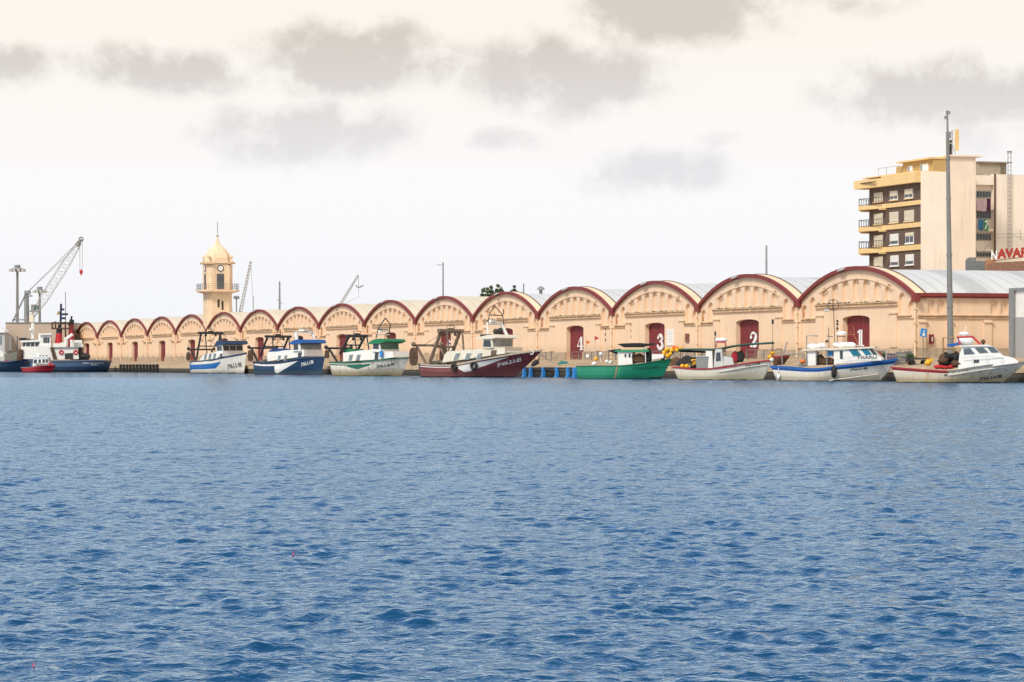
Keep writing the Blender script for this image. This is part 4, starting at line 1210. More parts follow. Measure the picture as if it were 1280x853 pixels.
        face(c[1], f[1], f[2], c[2], front, nf, fglass or glass)
        # far side gets the same windows
        face(f[0], f[1], f[2], f[3], side, Vector((ns.x, -ns.y, ns.z)), glass)
        s.c = c
        return h
    def blob(s, name, px, py, y, r, m, sq=(1, 1, 1), parent=None):
        mb = MB(); p = s.P(px, py, y); mb.ball(p, r, 10, 7, sq); return mb.build(name, m, parent or s.root, True)
    def world(s, px, py, y=0.0):
        p = s.P(px, py, y); ca, sa = math.cos(s.a), math.sin(s.a)
        return s.root.location + Vector((p.x * ca + p.y * sa, -p.x * sa + p.y * ca, p.z))

def hullmat(name, col, low, z=(.12, .75), streak=None, amt=.5):
    return mat(name, col, .45, .08, .9, low=(low, z[0], z[1]), streak=streak or tuple(c * .5 for c in col), streak_amt=amt, streak_scale=(2.6, 2.6, .3), bump=.06, smax=.63)

BOOT = mat('boot_red', (.10, .018, .02), .6, .3, 2)
TRAWL = 'fishing trawlers moored along the quay'

def gantry(b, near, bar, far, stern_bar, door, y=1.9, r=.13, m=DARK, extra=()):
    """stern frame: near leg, cross bar, far leg in pixels, plus the low stern bar with hanging trawl door"""
    A = [b.P(*near[0], -y), b.P(*near[1], -y)]
    x1, z1 = A[1].x, A[1].z
    mb = MB(); mb.tube(A, r * 1.25, 6); mb.tube([(A[0].x, y, A[0].z), (x1, y, z1)], r * 1.25, 6)
    mb.tube([(x1, -y - .45, z1), (x1, y + .45, z1)], r * 1.5, 6)
    mb.tube([(x1 + .5, -y * .8, z1 - .02), (A[0].x + 2.2, -y * .8, A[0].z + .2)], r * .7, 5); mb.tube([(x1 + .5, y * .8, z1 - .02), (A[0].x + 2.2, y * .8, A[0].z + .2)], r * .7, 5)
    zl = A[0].z + (z1 - A[0].z) * .5; xl_ = A[0].x + (x1 - A[0].x) * .5
    mb.tube([(xl_, -y, zl), (xl_, y, zl)], r * .7, 5)
    mb.tube([(x1, -.7, z1), (x1, -.7, z1 + .55), (x1, .7, z1 + .55), (x1, .7, z1)], .045, 4); mb.tube([(x1, 0, z1 + .5), (x1, 0, z1 + 1.0)], .03, 4)
    mb.box(x1 - .12, x1 + .12, -.4, .4, z1 + .12, z1 + .32)
    for yy in (-y * .5, y * .5): mb.ball((x1, yy, z1 - .35), .18, 7, 5)
    g = mb.build('stern_gantry', m, b.root)
    p = b.P(*stern_bar, -b.B / 2)
    mb = MB(); mb.tube([(p.x, -b.B / 2 - .25, p.z), (p.x, b.B / 2 + .25, p.z)], .12, 6)
    for sd in (-1, 1):
        mb.tube([(p.x, sd * b.B * .42, p.z), (p.x + 1.3, sd * b.B * .42, b.sheer(.1))], .15, 5)
        mb.ball((p.x, sd * (b.B / 2 + .1), p.z + .12), .24, 7, 5)
    mb.tube([(p.x, -.4, p.z), (p.x + .9, -.4, p.z - .1)], .06, 5)
    mb.build('stern_bar', m if m is not DARK else DARK, b.root)
    for sd in (-1, 1):
        (dx, dy), rw, rh = door
        q = b.P(dx, dy, -b.B / 2 - .2)
        mb = MB(); n = 16
        ring = [(q.x + rw * math.copysign(abs(math.cos(2 * PI * k / n)) ** .7, math.cos(2 * PI * k / n)), q.z + rh * math.copysign(abs(math.sin(2 * PI * k / n)) ** .7, math.sin(2 * PI * k / n))) for k in range(n)]
        yy = sd * (b.B / 2 + .25)
        mb.prism(ring, 'y', yy - .07, yy + .07)
        mb.tube([(q.x, yy, q.z + rh), (p.x, sd * (b.B / 2 + .1), p.z)], .04, 4)
        for zz in (-.45, 0, .45): mb.box(q.x - rw * .8, q.x + rw * .8, yy - .11, yy + .11, q.z + zz * rh - .04, q.z + zz * rh + .04)
        mb.build('trawl_door', RUST, b.root)
    mb = MB()                      # net heaped and running up from the stern
    rr = random.Random(5)
    for k in range(10): mb.ball((p.x + rr.uniform(.6, 2.4), rr.uniform(-1.4, 1.4), b.sheer(.1) - .1 + rr.uniform(0, .35)), rr.uniform(.3, .55), 8, 6, (1.2, 1, .7), .15, rr)
    mb.build('net', mat('trawl_net', (.11, .10, .085), .95, .5, 6, bump=.8), b.root)
    mb = MB()
    for yy in (-.9, .2, 1.0): mb.tube([(x1, yy, z1), (p.x + .2, yy * 1.2, p.z)], .025, 3)
    mb.tube([(x1, -.4, z1 - .3), (A[0].x + 4.5, -.4, A[0].z + .4)], .025, 3)
    mb.build('rigging', DARK, b.root)

def lower_cabin(b, poly, w, m, wins, trim=None, name='deckhouse', glass=GLASS_P):
    c = b.prism(name, poly, w, m)
    for q in wins:                # four pixels corners each
        mb = MB(); pts = [b.P(px, py, -w / 2 - .012) for px, py in q]
        mb.slab(pts, .02, (0, -1, 0)); fr = mb.build('window', glass, c)
    return c

# --- A: white and blue, leftmost
ca = lambda x, y: (230 + x / 11.37, 400 + y / 11.37)
b = Boat('fishing_trawler', 'leftmost trawler, white with a wide blue stripe and a blue wheelhouse roof', 'trawler', 237.6, 314.5, 440, 48, 4.4,
         [ca(85, 592), ca(250, 588), ca(450, 572), ca(650, 528), ca(800, 490), (314.5, 441)], rake=.5, group=TRAWL, transom=.85, power=2.8)
W_A = hullmat('hull_white_a', (.70, .68, .62), (.28, .26, .18), (.05, .6), (.45, .40, .30), .45)
b.hull([W_A, NAVY, BOOT, mat('stripe_blue', (.012, .12, .38), .45, .15, 1.5)], lambda t, v, z, sh: 2 if z < .10 else (3 if (t < .68 and .48 + t * .05 < v < .80 - t * .02 and v > .48 + max(0, t - .58) * 2.6) else (1 if (v > .93 and t > .5) else 0)))
b.rail(NAVY, .09, .12)
b.number('3\u00aaVA-2-5-98', 291, 309.5, 456, 462, 453, 459.2, DARK)
lower_cabin(b, [ca(240, 580), ca(310, 492), ca(530, 455), ca(640, 450), ca(640, 540)], 3.0, WHITE, [[ca(x, 565), ca(x + 42, 562), ca(x + 58, 478), ca(x + 18, 482)] for x in (312, 385, 455)])
b.house(ca(525, 520), ca(628, 520), ca(610, 350), ca(520, 355), 3.7, WHITE, [(.12, .55, .5, .86), (.62, .9, .5, .86)], [(.05, .31, .5, .88), (.37, .63, .5, .88), (.69, .96, .5, .88)])
b.prism('cabin_roof', [ca(490, 370), ca(500, 345), ca(530, 300), ca(660, 300), ca(670, 342), ca(640, 352)], 4.0, NAVY)
b.prism('door', [ca(578, 540), ca(615, 535), ca(615, 480), ca(578, 482)], .02, GLASS, -1.88)
gantry(b, (ca(200, 560), ca(275, 185)), 0, 0, ca(85, 420), (ca(85, 520), .45, .62), 1.75, .12)
b.tubes('mast', [[(*ca(560, 300), -1), (*ca(560, 260), -1), (*ca(560, 260), 1.2), (*ca(560, 300), 1.2)], [(*ca(640, 300), 0), (*ca(620, 160), 0)], [(*ca(600, 215), -.7), (*ca(600, 215), .8)]], .035, DARK)

# --- B: blue hull
cb = lambda x, y: (310 + x / 11.37, 400 + y / 11.37)
b = Boat('fishing_trawler', 'dark blue trawler with a white flash on its side and a white mast arch', 'trawler', 317.3, 411.5, 392, 44, 4.6,
         [cb(85, 596), cb(250, 612), cb(500, 605), cb(700, 572), cb(850, 540), (410.5, 445.5)], rake=.6, group=TRAWL, transom=.85, power=2.8)
N_B = hullmat('hull_navy', (.016, .045, .11), (.06, .10, .10), (.0, .75), (.03, .08, .14), .6)
def fnB(t, v, z, sh):
    if z < .08: return 2
    if t < .52 and .80 < v < .90: return 1
    if .40 < t < .74 and v < .90 and v > .36 + abs(t - .44) * 1.2 + (t > .44) * (t - .44) * .6: return 1
    return 0
b.hull([N_B, WHITE, BOOT], fnB)
b.rail(NAVY, .1, .14)
b.number('3\u00aaVA-1-1-98', 382, 399.5, 454, 458.7, 450, 454.8, WHITE2)
lower_cabin(b, [cb(300, 590), cb(300, 480), cb(325, 455), cb(460, 452), cb(520, 440), cb(700, 425), cb(860, 425), cb(860, 520)], 3.3, WHITE, [[cb(x, 585), cb(x + 42, 582), cb(x + 62, 505), cb(x + 22, 508)] for x in (450, 548)])
b.house(cb(690, 445), cb(812, 445), cb(800, 335), cb(700, 335), 3.7, WHITE, [(.12, .72, .18, .85)], [(.03, .32, .22, .9), (.35, .64, .22, .9), (.68, .96, .22, .9)], glass=GLASS, fglass=GLASS_P)
b.prism('cabin_roof', [cb(620, 352), cb(690, 300), cb(760, 282), cb(830, 285), cb(860, 330), cb(800, 340)], 4.0, mat('roof_blue', (.012, .085, .30), .5, .15, 2))
b.prism('door', [cb(765, 545), cb(815, 535), cb(830, 465), cb(770, 470)], .02, GLASS, -1.68)
b.prism('deck_cover', [cb(310, 455), cb(330, 430), cb(380, 405), cb(460, 415), cb(480, 455)], 2.2, mat('tarp_blue', (.012, .06, .22), .8, .2, 2))
b.prism('mast', [cb(725, 300), cb(705, 160), cb(745, 160), cb(755, 296)], .25, WHITE, -1.5); 
mb = MB(); p = b.P(*cb(725, 172), -1.5); mb.box(p.x - .25, p.x + .25, -1.5, 1.5, p.z - .12, p.z + .12)
q0 = b.P(*cb(740, 296), -1.25); mb.tube([(p.x, 1.4, p.z), (q0.x + .5, 1.5, q0.z)], .17, 5); mb.tube([(p.x, -1.0, p.z), (p.x - .1, .0, p.z + 1.1), (p.x, 1.0, p.z)], .03, 4); mb.box(p.x - .5, p.x + .5, -.4, .4, p.z + .12, p.z + .3); mb.build('mast_arch', WHITE, b.root)
mb = MB(); p = b.P(*cb(770, 265), -.8); mb.ball(p, .26, 8, 6); mb.ball(p + Vector((0, .5, -.05)), .2, 8, 6); mb.build('searchlight', DARK, b.root)
gantry(b, (cb(190, 520), cb(310, 235)), 0, 0, cb(30, 398), (cb(55, 510), .5, .75), 1.8, .11)
lettering('name_board', 'NUEVA LUISA', b.P(*cb(838, 325), -1.7) + Vector((.13, 0, .05)), (0, 1, 0), (-.35, 0, 1), 3.2, .28, WHITE2, b.root)

# --- C: white and green
cc = lambda x, y: (405 + x / 9.475, 390 + y / 9.475)
b = Boat('fishing_trawler', 'white and green trawler with rusty sides, a green roof and a black pole frame', 'trawler', 413.3, 514, 350, 34, 4.6,
         [cc(80, 595), cc(250, 603), cc(450, 600), cc(620, 580), cc(800, 555), (513.6, 447)], rake=1.1, group=TRAWL, transom=.85, power=2.8)
C_H = hullmat('hull_white_c', (.66, .65, .58), (.30, .22, .10), (.2, 1.0), (.30, .17, .06), .75)
def fnC(t, v, z, sh):
    if v > .95: return 1
    if t < .5 and .84 < v < .90: return 1
    if .28 < t < .62 and v < .86 and v > .62 + abs(t - .45) * (1.0 if t > .45 else .9): return 1
    if z < .05: return 2
    return 0
b.hull([C_H, GREEN_G, mat('weed_green', (.05, .05, .02), .8, .3, 3)], fnC)
b.rail(GREEN_G, .1, .13)
b.number('3\u00aaVA-2-16-99', 473.5, 496, 457, 460.5, 453.8, 457.2, DARK)
lower_cabin(b, [cc(240, 590), cc(238, 485), cc(400, 465), cc(470, 455), cc(620, 450), cc(720, 450), cc(720, 560)], 3.3, WHITE, [[cc(x, 578), cc(x + 44, 575), cc(x + 62, 505), cc(x + 18, 508)] for x in (302, 395)])
b.house(cc(595, 470), cc(700, 480), cc(690, 370), cc(608, 372), 3.6, WHITE, [(.08, .80, .35, .88)], [(.03, .48, .35, .9), (.50, .96, .35, .9)], glass=GLASS, fglass=GLASS_G)
b.prism('foredeck_cabin', [cc(690, 560), cc(690, 470), cc(840, 470), cc(860, 540)], 3.0, WHITE)
b.prism('cabin_roof', [cc(535, 385), cc(590, 340), cc(650, 320), cc(740, 325), cc(760, 350), cc(700, 375)], 4.0, GREEN_R)
b.prism('door', [cc(622, 570), cc(668, 565), cc(672, 480), cc(630, 482)], .02, GLASS, -1.68)
b.prism('blue_locker', [cc(685, 540), cc(712, 535), cc(712, 460), cc(688, 465)], .3, BLUEP, -1.95)
b.prism('deck_cover', [cc(235, 480), cc(250, 440), cc(330, 438), cc(365, 470)], 2.4, GREEN_R)
b.tubes('mast', [[(*cc(640, 310), -1.3), (*cc(668, 200), -1.3), (*cc(700, 150), -1.1)], [(*cc(700, 150), -1.1), (*cc(745, 75), 0.2), (*cc(800, 150), 1.3)], [(*cc(800, 150), 1.3), (*cc(775, 320), 1.4)], [(*cc(645, 290), -2.0), (*cc(645, 290), -.8)], [(*cc(670, 210), -1.3), (*cc(770, 210), 1.3)]], .07, DARK)
mb = MB(); p = b.P(*cc(720, 225), 0); mb.box(p.x - .2, p.x + .2, -.8, .8, p.z - .12, p.z + .12); mb.box(p.x - .1, p.x + .1, -1.2, 1.2, p.z - .5, p.z - .4); mb.build('radar', WHITE2, b.root)
gantry(b, (cc(200, 500), cc(315, 285)), 0, 0, cc(40, 430), (cc(50, 500), .3, .5), 1.5, .12)

# --- D: maroon
cd = lambda x, y: (510 + x / 9.478, 390 + y / 9.478)
ce = lambda x, y: (590 + x / 7.75, 370 + y / 7.75)
b = Boat('fishing_trawler', 'big maroon trawler with a white house and a rusty stern gantry', 'trawler', 523.5, 678, 312, 33, 5.0,
         [cd(140, 620), cd(300, 632), cd(500, 636), cd(700, 622), ce(100, 632), ce(300, 590), ce(480, 545), (678, 438)], rake=3.4, group=TRAWL, transom=.86, power=2.6)
D_H = hullmat('hull_maroon', (.165, .035, .040), (.21, .075, .07), (.1, 1.1), (.25, .12, .11), .6)
D_L = mat('rub_dark', (.02, .008, .01), .7, .3, 3)
def fnD(t, v, z, sh):
    if z < .08: return 3
    if v > .955: return 2
    if t < .56 and .86 < v < .905: return 1
    if .44 < t < .84 and v < .90 and v > .52 + max(0, (t - .56)) * 1.5 + max(0, .52 - t) * 3.2: return 1
    if t < .55 and .58 < v < .61: return 3
    return 0
b.hull([D_H, WHITE, CREAM, D_L], fnD, 140, 44)
b.rail(mat('rail_tan', (.40, .34, .28), .7, .25, 2), .12, .16)
b.number('3\u00aa-VA-2-1-03', 623, 652.5, 454.5, 459.3, 447.3, 452, WHITE2, .05)
lower_cabin(b, [cd(415, 600), cd(440, 510), cd(475, 470), cd(640, 455), cd(860, 440), ce(330, 500), ce(330, 560)], 3.3, CREAM, [[cd(x, 570), cd(x + 55, 565), cd(x + 82, 490), cd(x + 28, 494)] for x in (550, 683, 815)])
b.house(ce(110, 500), ce(215, 505), ce(205, 415), ce(120, 418), 3.7, CREAM, [(.10, .82, .12, .80)], [(.05, .48, .22, .88), (.52, .95, .22, .88)], fglass=GLASS_P)
b.prism('foredeck_cabin', [ce(190, 580), ce(190, 500), ce(330, 505), ce(350, 550)], 2.8, CREAM)
b.prism('cabin_roof', [ce(45, 420), ce(60, 405), ce(160, 382), ce(225, 378), ce(250, 408), ce(200, 418), ce(110, 420)], 4.0, CREAM)
b.prism('door', [ce(190, 585), ce(245, 570), ce(250, 525), ce(195, 530)], .02, mat('brown_hatch', (.12, .09, .06), .8, .3, 3), -1.68)  # hatch panel in its own mottled dark brown
b.prism('window', [ce(285, 548), ce(322, 543), ce(322, 528), ce(285, 532)], .03, GLASS, -1.43)
mb = MB(); p = b.P(*ce(160, 270), -1.3); q0 = b.P(*ce(165, 385), -1.3)
mb.tube([p, q0], .11, 6); mb.tube([(p.x, 1.3, p.z), (q0.x + .5, 1.5, q0.z)], .17, 6); mb.tube([(p.x, -1.35, p.z), (p.x, 1.35, p.z)], .13, 6); mb.box(p.x - .15, p.x + .15, -.8, .2, p.z + .12, p.z + .4); mb.build('mast_arch', WHITE, b.root)
b.tubes('mast', [[(*ce(165, 265), -1.3), (*ce(178, 185), -1.3), (*ce(228, 95), -.1), (*ce(305, 185), 1.4), (*ce(325, 340), 1.5)], [(*ce(178, 188), -1.3), (*ce(305, 192), 1.4)], [(*ce(228, 188), -.1), (*ce(228, 170), -.1)], [(*ce(315, 180), 1.5), (*ce(315, 130), 1.5)]], .055, RUST)
mb = MB(); p = b.P(*ce(265, 345), 0); mb.ball(p + Vector((0, -.5, 0)), .28, 8, 6); mb.ball(p + Vector((0, .35, .1)), .3, 8, 6); mb.box(p.x - .25, p.x + .1, -.5, .6, p.z - .3, p.z - .1); mb.build('searchlight', DARK, b.root)
mb = MB(); p = b.P(*ce(145, 393), -1.2); mb.box(p.x - .45, p.x + .45, -1.6, -.7, p.z - .08, p.z + .2); mb.build('radar', DARK, b.root)
gantry(b, (cd(265, 600), cd(400, 225)), 0, 0, cd(75, 395), (cd(75, 530), .5, .95), 1.75, .15, RUST_L)
mb = MB(); p = b.P(640, 447, -1); mb.torus(b.side(b.X(667, -.3), b.Z(441), .04), .20, .06, 'y', 12, 6)
mb.build('hawse_ring', WHITE, b.root)
mb = MB(); p = Vector((b.L - .9, 0, 1.45)); mb.tube([p + Vector((.6, 0, .35)), p], .07, 5); mb.prism([(p.x - .25, p.z - .35), (p.x + .45, p.z - .05), (p.x + .3, p.z + .3), (p.x - .05, p.z + .1)], 'y', -.3, .3); mb.build('anchor', DARK, b.root)
lettering('name_board', 'HERMANOS', b.P(*ce(252, 400), -1.3) + Vector((.06, 0, -.02)), (0, 1, 0), (-.2, 0, 1), 2.4, .22, GREY_L, b.root)
boatD = b
for k, (dx, dy, r, lab) in enumerate(((558, 655, .38, 'black tyre fender hanging on the maroon hull nearer its stern'), (795, 640, .46, 'black tyre fender hanging amidships on the maroon hull'))):
    px, py = cd(dx, dy); X = b.X(px, -b.B / 2); p = b.side(X, b.Z(py), .2)
    mb = MB(); mb.torus((0, 0, 0), r * .7, r * .3, 'y', 16, 8); mb.tube([(0, .05, r * .7), (0, .12, r * 2)], .03, 4)
    o = mb.build('tyre_fender', RUBBER, None, True); w = b.world(px, py, p.y); o.location = w; o.rotation_euler = (0, 0, -b.a); tag(o, lab, 'tyre fender')
def hang_tyre(b, px, py, r, lab):
    X = b.X(px, -b.B / 2); p = b.side(X, b.Z(py), .16)
    mb = MB(); mb.torus((0, 0, 0), r * .7, r * .3, 'y', 16, 8); mb.tube([(0, .05, r * .7), (0, .1, r * 1.9)], .03, 4)
    o = mb.build('tyre_fender', RUBBER, None, True); o.location = b.world(px, py, p.y); o.rotation_euler = (0, 0, -b.a); tag(o, lab, 'tyre fender')

# --- E: green open boat
cg = lambda x, y: (680 + x / 10.04, 395 + y / 10.04)
ch = lambda x, y: (760 + x / 10.04, 400 + y / 10.04)
b = Boat('fishing_boat', 'bright green wooden boat with a small white cabin and black covers on top', 'fishing boat', 720, 838.5, 272, 12, 3.0,
         [cg(405, 632), cg(600, 628), cg(800, 628), ch(130, 578), ch(300, 565), ch(450, 545), ch(620, 510), (838.5, 448.8)], rake=.95, transom=.8, stern_rake=.1, power=2.4)
E_H = hullmat('hull_green', (.010, .235, .135), (.02, .08, .05), (-.1, .35), (.02, .13, .08), .4)
E_S = mat('seam_green', (.01, .13, .08), .6, .2, 2)
E_T = mat('bare_wood', (.30, .22, .14), .8, .3, 3)
b.hull([E_H, E_S, mat('keel_black', (.012, .02, .018), .6, .3, 2), E_T, mat('pale_green', (.06, .40, .14), .5, .1, 2)], lambda t, v, z, sh: 2 if (z < .06 or (t > .86 and z < .16)) else (3 if .452 < t < .476 else (4 if .49 < t < .502 else (1 if (v > .965 or .68 < v < .70) else 0))))
b.rail(mat('rail_darkgreen', (.02, .12, .075), .6, .3, 2), .06, .08)
b.number('3\u00aaVA-3-2-04', 790, 822, 459.5, 462, 457.5, 460, mat('faded_black', (.012, .05, .035), .7, .2, 3), .01)
lower_cabin(b, [ch(120, 575), ch(118, 440), ch(105, 405), ch(300, 395), ch(290, 460), ch(300, 570)], 1.7, WHITE, [[ch(200, 468), ch(222, 468), ch(222, 430), ch(200, 430)], [ch(250, 470), ch(275, 475), ch(275, 425), ch(250, 425)]], glass=GLASS)
b.prism('cabin_roof', [ch(70, 400), ch(90, 378), ch(490, 372), ch(495, 400), ch(300, 405)], 2.0, mat('roof_green', (.02, .26, .12), .6, .2, 3))
b.tubes('roof_post', [[(*ch(462, 530), -.9), (*ch(455, 335), -.9)], [(*ch(462, 530), .9), (*ch(455, 335), .9)]], .045, WHITE2)
b.prism('forward_locker', [ch(540, 500), ch(540, 430), ch(690, 430), ch(680, 480)], 1.3, WHITE)
def tarp(b, name, poly, w, m, label):
    pts = [(b.X(px, -w / 2), b.Z(py)) for px, py in poly]
    n = len(pts); mb = MB(); ys = [(-.5, .72), (-.38, .93), (0, 1.0), (.38, .93), (.5, .72)]
    zm = sum(p[1] for p in pts) / n; vs = []
    for f, sc in ys:
        for x, z in pts: vs.append((x, f * w, zm + (z - zm) * sc))
    tri = tessellate_polygon([[Vector((p[0], p[1], 0)) for p in pts]])
    fs = [tuple(t) for t in tri] + [tuple(i + 4 * n for i in t) for t in tri] + [(r * n + i, r * n + (i + 1) % n, (r + 1) * n + (i + 1) % n, (r + 1) * n + i) for r in range(4) for i in range(n)]
    mb.add(vs, fs); o = mb.build(name, m); o.location = b.root.location; o.rotation_euler = b.root.rotation_euler; return tag(o, label, 'cover')
tarp(b, 'tarpaulin', [ch(108, 305), ch(160, 296), ch(250, 292), ch(380, 290), ch(480, 300), ch(540, 290), ch(560, 310), ch(440, 330), ch(420, 345), ch(300, 345), ch(180, 345)], 1.7, NETD, 'long black cover lying on top of the green boat cabin roof')
tarp(b, 'tarpaulin', [ch(-20, 385), ch(20, 378), ch(80, 368), ch(130, 366), ch(115, 392), ch(85, 395), ch(110, 440), ch(60, 420)], 1.3, NETD, 'small black cover drooping behind the green boat cabin')
tarp(b, 'net_pile', [ch(300, 545), ch(310, 440), ch(380, 420), ch(440, 470), ch(450, 530)], 1.2, NETB, 'heap of brown net on the green boat beside its cabin')['category'] = 'net'
mb = MB(); p = b.P(*ch(505, 460), -.3); mb.ball(p, .72, 10, 8, (.42, .5, 1.0), .08, random.Random(2)); o = mb.build('rolled_sail', NETD, None, True); o.location = b.root.location; o.rotation_euler = b.root.rotation_euler; tag(o, 'black upright roll between the cabin and bow of the green boat', 'cover')
def world_thing(b, name, label, cat, px, py, y=0, group=None):
    return empty(name, b.world(px, py, y), -b.a, label, cat, group)
rr = random.Random(8)
e = world_thing(b, 'float_bundle', 'bunch of yellow and orange floats heaped over the bow of the green boat', 'floats', 836, 441, 0)
for m_, pts in ((YELLOW, [(-.45, 0), (-.2, .25), (-.15, -.3), (.1, -.1), (-.4, -.25), (.95, .35), (.7, .2), (.2, .2), (.5, .3)]), (ORANGE, [(.35, .42), (.65, .42)]), (DARK, [(-.05, .1), (.3, .0), (-.6, -.5)])):
    for x, z in pts:
        mb = MB(); mb.ball((x, rr.uniform(-.3, .3), z), rr.uniform(.13, .22), 8, 6, (1, 1, 1), .12, rr); mb.build('float', m_, e, True)
mb = MB(); mb.tube([(0, 0, -.8), (0, 0, 0)], .06, 5); mb.build('pole', DARK, e)
for px, ptop, py, fm, lab, colr in ((734.5, 425, 446, ORANGE, 'marker pole with an orange flag and a white float on the green boat', WHITE2), (745, 420, 449, REDP, 'marker pole with a red flag and a yellow float on the green boat', YELLOW)):
    e = world_thing(b, 'marker_pole', lab, 'marker buoy', px, 457.5, .3, 'marker poles on the stern of the green boat')
    k = b.k; H = (457.5 - ptop) / k
    mb = MB(); mb.tube([(0, 0, -.2), (-.12, 0, H)], .025, 5); mb.build('pole', ROPE, e)
    mb = MB(); mb.ball((0, 0, (457.5 - py) / k), .17, 9, 7, (1, 1, 1.2)); mb.build('float', colr, e, True)
    mb = MB(); mb.add([(-.12, 0, H), (-.12, 0, H - .42), (.28, .05, H - .2), (-.12, .012, H), (-.12, .012, H - .42), (.28, .06, H - .2)], [(0, 1, 2), (3, 5, 4), (0, 2, 5, 3), (1, 4, 5, 2)]); mb.build('flag', fm, e)
for px, py, m_, lab in ((751, 444, WHITE2, 'white round float on a pole behind the red flag on the green boat'), (762, 453.5, WHITE, 'cluster of white floats on the deck of the green boat near its cabin'), (742.5, 455.5, WHITE2, 'pair of white floats at the foot of the marker poles on the green boat')):
    o = MB(); w = b.world(px, py, .4); 
    for q_ in range(1 if px == 751 else 3): o.ball((rr.uniform(-.25, .25) if px != 751 else 0, rr.uniform(-.2, .2), rr.uniform(-.05, .1)), .17, 8, 6)
    o.tube([(0, 0, -.15), (0, 0, -(457.5 - py) / b.k)], .03, 4)
    ob = o.build('white_float', m_, None, True); ob.location = w; tag(ob, lab, 'float')

# --- F: white with crimson gunwale
cf = lambda x, y: (835 + x / 9.48, 400 + y / 9.48)
b = Boat('fishing_boat', 'white open boat with a dark red gunwale and a long green awning', 'fishing boat', 840.5, 962.5, 253, 16, 2.9,
         [cf(55, 560), cf(200, 575), cf(380, 585), cf(560, 575), cf(740, 550), cf(900, 515), cf(1100, 485), (962.5, 450.5)], rake=.75, transom=.75, stern_rake=.45, power=2.1)
F_H = hullmat('hull_white_f', (.68, .66, .60), (.40, .34, .20), (.1, .9), (.45, .38, .26), .45)
b.hull([F_H, CRIMSON, mat('keel_dark', (.03, .025, .02), .6, .3, 2)], lambda t, v, z, sh: 2 if z < .05 else (1 if v > .95 else 0))
b.rail(CRIMSON, .09, .12)
b.rail(mat('chine_white', (.70, .68, .62), .4, .08, 2), .05, .06, .5, .97, -.32, name='spray_rail')
b.number('3\u00aaVA-3-4-00', 929, 947.5, 456.7, 459.3, 453, 455.6, mat('hull_green_text', (.03, .06, .04), .6, .1, 2), .015)
b.house(cf(440, 570), cf(520, 570), cf(510, 360), cf(437, 365), 1.3, WHITE, [], [], name='stern_cabin')
b.house(cf(525, 565), cf(640, 550), cf(620, 345), cf(545, 350), 1.7, mat('grey_white_paint', (.55, .56, .55), .45, .08, 2), [(.22, .75, .35, .80)], [(.10, .90, .45, .82)], glass=GLASS, fglass=GLASS_P)
b.prism('foredeck_cabin', [cf(640, 545), cf(640, 430), cf(740, 450), cf(760, 530)], 1.6, mat('grey_white_paint', None))
def awning(b, path, w, m, label):
    mb = MB(); P = [b.P(px, py, 0) for px, py in path]; n = len(P)
    for off in (0, -.04):
        vs = [];
        for p in P: vs += [(p.x, -w / 2, p.z - .12 + off), (p.x, 0, p.z + off), (p.x, w / 2, p.z - .12 + off)]
        mb.add(vs, [(3 * i + k, 3 * i + 3 + k, 3 * i + 4 + k, 3 * i + 1 + k) for i in range(n - 1) for k in (0, 1)])
    o = mb.build('awning', m, b.root); return o
awning(b, [cf(135, 340), cf(350, 338), cf(540, 340), cf(620, 330), cf(760, 300), cf(920, 280), cf(1225, 262)], 1.4, GREEN_D, '')
awning(b, [cf(140, 358), cf(440, 370)], .9, GREEN_D, '')
b.tubes('awning_post', [[(*cf(925, 470), -.6), (*cf(925, 275), -.6)], [(*cf(1222, 450), 0), (*cf(1222, 255), 0)], [(*cf(522, 570), -.75), (*cf(518, 340), -.75)], [(*cf(145, 570), -.5), (*cf(145, 345), -.5)], [(*cf(380, 570), -.6), (*cf(385, 395), -.6)]], .035, RUST)
mb = MB(); p = b.P(*cf(570, 290), -.55); q0 = b.P(*cf(665, 275), -.55)
mb.tube([(p.x - .1, -.55, p.z - .25), (p.x, -.55, p.z + .2), (q0.x, -.55, p.z + .15), (q0.x + .05, -.55, p.z - .2)], .07, 5); mb.tube([(p.x, -.55, p.z + .2), (p.x, .55, p.z + .2)], .07, 5); mb.build('roof_rack', REDP, b.root)
mb = MB(); p = b.P(*cf(620, 240), 0); mb.ball(p, .42, 12, 7, (1.3, 1, .5)); mb.build('life_raft', WHITE2, b.root, True)
b.tubes('light_mast', [[(*cf(555, 360), .3), (*cf(555, 140), .3)]], .035, DARK)
mb = MB()
for yy in (150, 175, 230): mb.ball(b.P(*cf(556, yy), .3), .1, 6, 5)
mb.build('lamp', DARK, b.root)
e = tarp(b, 'oilskins', [cf(735, 500), cf(740, 390), cf(770, 370), cf(800, 380), cf(815, 450), cf(800, 510)], .6, mat('crimson_cloth', (.35, .01, .03), .85, .3, 4), 'crimson oilskins hanging ahead of the white boat cabin'); e['category'] = 'oilskins'
e = tarp(b, 'net_pile', [cf(800, 505), cf(800, 380), cf(850, 360), cf(880, 430), cf(860, 500)], .6, NETD, 'dark net roll hanging beside the crimson oilskins'); e['category'] = 'net'
e = tarp(b, 'net_pile', [cf(255, 575), cf(265, 500), cf(290, 475), cf(360, 480), cf(350, 570)], 1.0, NETD, 'dark net heap with a yellow line on the stern of the red-gunwaled boat'); e['category'] = 'net'
mb = MB()
for k in range(6):
    p = b.P(*cf(275 + k * 14, 545 - k * 6), -.52); q0 = b.P(*cf(300 + k * 13, 490 - k * 2), -.52); mb.tube([p, q0], .03, 4)
for k in range(6): mb.ball(b.P(*cf(285 + 15 * k, 482), -.2), .12, 7, 5)
mb.build('line', YELLOW, e)
